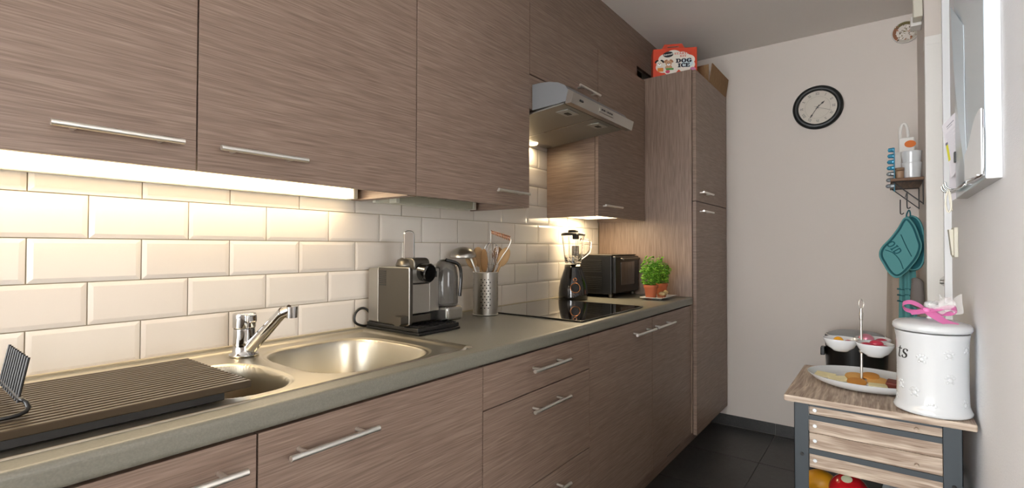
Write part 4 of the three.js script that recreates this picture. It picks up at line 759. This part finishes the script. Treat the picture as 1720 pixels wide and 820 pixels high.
function cloth(u0, u1, h0, h1, d, thick, folds, amp, taper = 0) {
  const g = new THREE.BoxGeometry(u1 - u0, h1 - h0, thick, 40, 30, 1), p = g.attributes.position;
  for (let i = 0; i < p.count; i++) { const q = p.getX(i) / (u1 - u0), y = p.getY(i) / (h1 - h0); p.setXYZ(i, p.getX(i) * (1 - taper * (y + .5)) , p.getY(i), p.getZ(i) + amp * Math.sin(q * folds * 6.283 + y * 1.5) * (.6 - y * .4)); }
  g.computeVertexNormals(); return g.translate((u0 + u1) / 2, (h0 + h1) / 2, -d);
}
{ const t = thing('tea_towel', 'long teal tea towel hanging below the pot holders in the corner', 'towel', [.09, .55, 3.14]); part('cloth', cloth(.045, .128, .52, 1.14, 3.15, .006, 2.2, .012, .25), M.teal, t); for (let k = 0; k < 3; k++) part('stripe', cloth(.0445, .1285, .98 - k * .03, .988 - k * .03, 3.15, .0075, 2.2, .0118, 0), M.tealDark, t); }
single('apron', 'beige-brown apron hanging behind the teal towel in the corner', 'apron', cloth(-.008, .10, .40, 1.16, 3.22, .006, 1.6, .010, .3), M.beige, [.045, .40, 3.22]);
single('grey_bag', 'dark grey cloth bag hanging right of the teal towel in the corner', 'bag', (() => { const g = new RoundedBoxGeometry(.055, .14, .06, 4, .02), p = g.attributes.position; for (let i = 0; i < p.count; i++) { const y = p.getY(i); p.setX(i, p.getX(i) * (1 - Math.max(0, y) * 4) + .006 * Math.sin(y * 60)); } g.computeVertexNormals(); return g.translate(.118, .98, -3.0); })(), M.greyCloth, [.118, .91, 3.0]);
// ------------------------------------------------------------------ wall board with pocket, papers and hooks; light switch
const BF = .173;
{
  const t = thing('wall_board', 'white-framed glossy memo board fixed to the right wall', 'memo board', [.19, 1.34, 1.8]);
  const d0 = 1.462, d1 = 2.02, h0 = 1.341, h1 = 2.10;
  part('backing', box(BF + .004, UR - .0005, h0 + .004, h1 - .004, d0 + .003, d1 - .003), M.white, t);
  part('glass_face', box(BF, BF + .004, h0 + .001, h1, d0 + .002, d1 - .001, .0006), M.boardFace, t);
  part('frame_edge', box(BF + .001, UR - .0005, h0, h1, d0 - .001, d0 + .003, .0006), M.whiteGloss, t); part('frame_edge', box(BF + .001, UR - .0005, h0, h1, d1 - .003, d1, .0006), M.whiteGloss, t);
  part('frame_edge', box(BF + .001, UR - .0005, h0 - .001, h0 + .003, d0, d1, .0006), std({ color: 0xb4b2b0, roughness: .35, metalness: .3 }), t); part('frame_edge', box(BF + .001, UR - .0005, h1 - .003, h1, d0, d1, .0006), M.whiteGloss, t);
}
{ // pocket on the board's face, curved upper edge
  const t = thing('board_pocket', 'white curved-top letter pocket on the lower part of the memo board', 'letter pocket', [.16, 1.345, 1.6]);
  const q = new THREE.Shape(); q.moveTo(0, 0); q.lineTo(.20, 0); q.lineTo(.20, .06); q.bezierCurveTo(.16, .065, .12, .10, .09, .118); q.bezierCurveTo(.06, .135, .03, .142, 0, .142); q.closePath();
  // local x runs away along the board, y up, z off the board
  const b = new THREE.Matrix4().makeBasis(new THREE.Vector3(0, 0, -1), new THREE.Vector3(0, 1, 0), new THREE.Vector3(1, 0, 0));
  const flip = (g) => { const f = flat(g), p = f.attributes.position, m = f.attributes.normal; for (const t of [p, m]) for (let i = 0; i < t.count; i += 3) { for (let k = 0; k < 3; k++) { const a = t.array[(i + 1) * 3 + k]; t.array[(i + 1) * 3 + k] = t.array[(i + 2) * 3 + k]; t.array[(i + 2) * 3 + k] = a; } } f.computeVertexNormals(); return f; };
  part('front', flip(extr(q, .0022, .0004, 1).scale(.62, 1, 1).applyMatrix4(b)).rotateY(.12).translate(BF - .0075, 1.350, -1.452), M.whiteGloss, t);
  part('back', flip(extr(q, .0016).applyMatrix4(b)).translate(BF - .0020, 1.350, -1.466), M.whiteGloss, t);
  part('side', [box(BF - .0135, BF - .0004, 1.348, 1.351, 1.465, 1.64), box(BF - .0135, BF - .0004, 1.348, 1.41, 1.638, 1.64)], M.whiteGloss, t);
  part('wire_edge', tube([[BF - .003, 1.45, 1.458], [BF - .003, 1.38, 1.458], [BF - .005, 1.352, 1.46], [BF - .012, 1.345, 1.48], [BF - .02, 1.343, 1.54]], .0022, 40, 8), M.chrome, t);
}
{
  const t = thing('hook_strip', 'chrome strip of three curved key hooks under the letter pocket', 'key hooks', [.15, 1.345, 1.75]);
  part('strip', box(BF - .008, BF - .001, 1.352, 1.364, 1.71, 1.90, .001), M.chrome, t);
  for (const d of [1.73, 1.785, 1.84]) part('hook', tube([[BF - .006, 1.36, d], [BF - .015, 1.348, d], [BF - .032, 1.345, d], [BF - .043, 1.352, d], [BF - .046, 1.364, d]], .0021, 30, 8), M.chrome, t);
}
single('string_loop', 'cream string loop hanging from a key hook under the memo board', 'string', [tube([[BF - .036, 1.349, 1.785], [BF - .041, 1.325, 1.786], [BF - .04, 1.30, 1.787], [BF - .035, 1.287, 1.788], [BF - .03, 1.30, 1.786], [BF - .031, 1.33, 1.785], [BF - .035, 1.351, 1.785]], .0022, 40, 8), tube([[BF - .035, 1.351, 1.787], [BF - .032, 1.32, 1.79], [BF - .028, 1.292, 1.79]], .002, 20, 8)], M.cream, [BF - .036, 1.29, 1.785]);
const sheet = (pts, th, turn = 0) => {          // a bent sheet: rows of [side, height] at both ends of its run
  const n = 24, pos = [], idx = [], c0 = new THREE.CatmullRomCurve3(pts.map((p) => V(p[0], p[1], p[2]))), c1 = new THREE.CatmullRomCurve3(pts.map((p) => V(p[3], p[4], p[5])));
  for (let i = 0; i <= n; i++) { const a = c0.getPoint(i / n), b = c1.getPoint(i / n), tg = c0.getTangent(i / n), w = b.clone().sub(a), nn = tg.clone().cross(w).normalize().multiplyScalar(th / 2); pos.push(...a.clone().add(nn).toArray(), ...b.clone().add(nn).toArray(), ...b.clone().sub(nn).toArray(), ...a.clone().sub(nn).toArray()); }
  for (let i = 0; i < n; i++) for (let j = 0; j < 4; j++) { const a = i * 4 + j, b = i * 4 + (j + 1) % 4; idx.push(a, a + 4, b, b, a + 4, b + 4); }
  const g = new THREE.BufferGeometry(); g.setAttribute('position', new THREE.Float32BufferAttribute(pos, 3)); g.setIndex(idx); const f = g.toNonIndexed(); f.computeVertexNormals();
  const uv = new Float32Array(f.attributes.position.count * 2); f.setAttribute('uv', new THREE.BufferAttribute(uv, 2)); for (let i = 0; i < f.attributes.position.count; i++) { const k = idx[i], r = Math.floor(k / 4) / n, s = k % 4; uv[i * 2] = s === 1 || s === 2 ? 1 : 0; uv[i * 2 + 1] = 1 - r; } return f;
};
single('blue_sheet', 'stiff pale blue sheet leaning out from the memo board behind the pocket', 'sheet', sheet([[...onU(1597, 12, .166), ...onU(1618, 42, .172)], [...onU(1600, 80, .164), ...onU(1619, 90, .172)], [...onU(1606, 160, .162), ...onU(1620, 165, .171)], [...onU(1613, 225, .164), ...onU(1622, 230, .171)], [...onU(1621, 285, .168), ...onU(1626, 285, .1715)]], .0012), M.paperBlue, [.165, 1.4, 1.9]);
{
  const cv = document.createElement('canvas'); cv.width = 256; cv.height = 512; const x = cv.getContext('2d');
  x.fillStyle = '#d6d2d6'; x.fillRect(0, 0, 256, 512); x.fillStyle = '#b9b7be'; for (let i = 0; i < 40; i++) x.fillRect(24, 90 + i * 10, 150 + 50 * Math.sin(i * 2.3), 3); x.fillStyle = '#8d8b94'; x.fillRect(60, 40, 110, 8); x.fillRect(60, 58, 80, 5); x.fillStyle = '#c9c43a'; x.fillRect(0, 170, 34, 150); x.fillStyle = '#6a6470'; x.fillRect(0, 150, 34, 20);
  const tx = new THREE.CanvasTexture(cv); tx.colorSpace = THREE.SRGBColorSpace; const m = std({ map: tx, roughness: .85 });
  single('printed_sheet', 'grey printed sheet with a yellow stripe pinned at the far end of the board', 'sheet', sheet([[...onD(1582, 212, 2.05), ...onD(1610, 183, 2.02)], [...onD(1592, 262, 2.05), ...onD(1618, 235, 2.02)], [...onD(1597, 300, 2.05), ...onD(1622, 270, 2.02)]], .001), m, [.15, 1.4, 2.05]);
  single('printed_sheet', 'longer grey printed sheet hanging lower behind the yellow-striped sheet', 'sheet', sheet([[...onD(1597, 240, 2.08), ...onD(1622, 220, 2.06)], [...onD(1595, 290, 2.08), ...onD(1624, 275, 2.06)], [...onD(1594, 340, 2.08), ...onD(1622, 325, 2.06)]], .001), std({ color: 0xc9c5ca, roughness: .85 }), [.15, 1.35, 2.08]);
  single('magnet', 'small black magnet holding the printed sheets on the board', 'magnet', box(onD(1606, 262, 2.02)[0] - .006, onD(1606, 262, 2.02)[0] + .006, onD(1606, 266, 2.02)[1] - .014, onD(1606, 262, 2.02)[1] + .012, 2.005, 2.022, .002), M.black, [.15, 1.5, 2.02]);
}
{
  const t = thing('light_switch', 'cream rocker light switch on the right wall below the memo board', 'light switch', [UR, 1.21, 2.32]);
  part('plate', box(UR - .012, UR - .0005, 1.158, 1.262, 2.27, 2.36, .003, 2), M.cream, t);
  part('rocker', extr([[0, -.045], [.004, -.045], [.012, .045], [0, .045]].map(([a, b]) => [-a, b]), .05).translate(UR - .0115, 1.21, -2.34), M.cream, t);
}
// ------------------------------------------------------------------ boxes on the tall cupboard
{
  const h = 2.2005, a = V(...onD(1105, 128, 2.93)), b = V(...onD(1179, 118, 2.93));
  const w = .252, H = .176, th = .09, cv = document.createElement('canvas'); cv.width = 512; cv.height = 460; const x = cv.getContext('2d');
  x.fillStyle = '#d8492c'; x.fillRect(0, 0, 512, 460);
  x.fillStyle = '#e9e2d6'; for (const [p, q, r] of [[150, 170, 90], [240, 120, 95], [340, 150, 90], [410, 190, 80], [120, 290, 90], [220, 330, 100], [330, 300, 110], [400, 270, 90], [270, 230, 140]]) { x.beginPath(); x.arc(p, q, r, 0, 7); x.fill(); }
  x.fillStyle = '#c9dce0'; x.beginPath(); x.arc(400, 240, 70, 0, 7); x.fill();
  x.save(); x.translate(178, 92); x.rotate(-.18); x.fillStyle = '#17171a'; x.beginPath(); x.ellipse(0, 0, 62, 46, 0, 0, 7); x.fill(); x.fillStyle = '#f2eee6'; x.font = 'italic bold 34px serif'; x.textAlign = 'center'; x.fillText('Smoofl', 0, 11); x.restore();
  x.fillStyle = '#d0432f'; x.font = 'bold 44px serif'; x.textAlign = 'center'; x.fillText('STARTER', 352, 100); x.fillText('KIT', 352, 142);
  x.fillStyle = '#1d2230'; x.font = 'bold 80px serif'; x.lineWidth = 7; x.strokeStyle = '#1d2230'; for (const [w, q] of [['DOG', 228], ['ICE', 302]]) { x.fillText(w, 360, q); x.strokeText(w, 360, q); }
  // two plain dogs in front of a tub
  const dog = (cx, cy, c, ear) => { x.fillStyle = ear; x.beginPath(); x.ellipse(cx - 34, cy - 34, 17, 30, .6, 0, 7); x.fill(); x.beginPath(); x.ellipse(cx + 34, cy - 34, 17, 30, -.6, 0, 7); x.fill(); x.fillStyle = c; x.beginPath(); x.ellipse(cx, cy, 38, 44, 0, 0, 7); x.fill(); x.beginPath(); x.ellipse(cx, cy + 70, 42, 44, 0, 0, 7); x.fill(); x.fillStyle = '#fff'; x.beginPath(); x.ellipse(cx, cy + 20, 20, 18, 0, 0, 7); x.fill(); x.fillStyle = '#1b1714'; for (const e of [-14, 14]) { x.beginPath(); x.arc(cx + e, cy - 6, 5, 0, 7); x.fill(); } x.beginPath(); x.ellipse(cx, cy + 10, 8, 6, 0, 0, 7); x.fill(); };
  dog(74, 230, '#e8dccb', '#1b1714'); dog(182, 232, '#c99b76', '#b07a56');
  x.fillStyle = '#e08a3a'; x.fillRect(50, 300, 70, 60); x.fillStyle = '#4f9a4a'; x.fillRect(150, 310, 90, 30); x.fillStyle = '#d54d6b'; x.beginPath(); x.arc(170, 365, 26, 0, 7); x.fill(); x.fillStyle = '#c87fa5'; x.beginPath(); x.arc(465, 345, 34, 0, 7); x.fill(); x.beginPath(); x.arc(432, 395, 30, 0, 7); x.fill(); x.fillStyle = '#d8492c'; x.beginPath(); x.moveTo(250, 410); x.lineTo(300, 340); x.lineTo(360, 410); x.fill();
  const tx = new THREE.CanvasTexture(cv); tx.colorSpace = THREE.SRGBColorSpace;
  const red = std({ color: 0xc9452a, roughness: .6 }), u0 = -1.115, d0 = 2.9, turn = .48;
  const t = thing('toy_box', 'orange carton printed DOG ICE with a carry handle on the tall cupboard', 'carton', [u0 + w / 2, h, d0 + th / 2]);
  const R = (g) => g.translate(-(u0 + w / 2), 0, d0).rotateY(turn).translate(u0 + w / 2, 0, -d0);
  part('carton', R(box(u0, u0 + w, h, h + H, d0, d0 + th, .002)), red, t);
  part('front_print', R(new THREE.PlaneGeometry(w - .003, H - .003).translate(u0 + w / 2, h + H / 2, -d0 + .0006)), std({ map: tx, roughness: .55 }), t);
  const s = new THREE.Shape(); s.moveTo(-.065, 0); s.lineTo(-.05, .026); s.lineTo(.05, .026); s.lineTo(.065, 0); s.closePath(); const ho = new THREE.Path(); ho.moveTo(-.034, .006); ho.lineTo(.034, .006); ho.lineTo(.030, .012); ho.lineTo(-.030, .012); ho.closePath(); s.holes.push(ho);
  part('carry_handle', R(extr(s, .0018).translate(u0 + w / 2 - .01, h + H - .001, -d0 - .0022)), red, t);
}
{
  const t = thing('cardboard_box', 'brown cardboard box behind the orange carton at the tall cupboard front', 'cardboard box', [-1.0, 2.202, 3.3]);
  const u0 = -1.18, u1 = -.850, d0 = 3.11, d1 = 3.50, h0 = 2.2025, h1 = 2.305, w = .005;
  part('body', [box(u0, u1, h0, h0 + w, d0, d1), box(u0, u0 + w, h0, h1, d0, d1), box(u0, u1, h0, h1, d1 - w, d1), box(u0, u1 - .004, h0, h1 + .008, d0, d0 + w)], M.card, t);
  part('side_flap', box(-w, 0, 0, h1 - h0 + .012, d0 + .006, d1 - .001).rotateZ(-.16).translate(u1, h0 + .001, 0), M.card, t);
}

const groups = { sweet: 'sweets in the bowls of the stand', wafer: 'biscuits on the oval plate', biscuit: 'biscuits on the oval plate', potted_herb: 'herb pots on the saucer', cabinet_lamp: 'lamps under the wall cabinets', pot_holder: 'pot holders under the corner shelf', printed_sheet: 'printed sheets on the memo board' };
for (const o of scene.children) { const g = groups[o.name.replace(/_\d{3}$/, '')]; if (g && o.userData.label) o.userData.group = g; }
renderer.render(scene, camera);
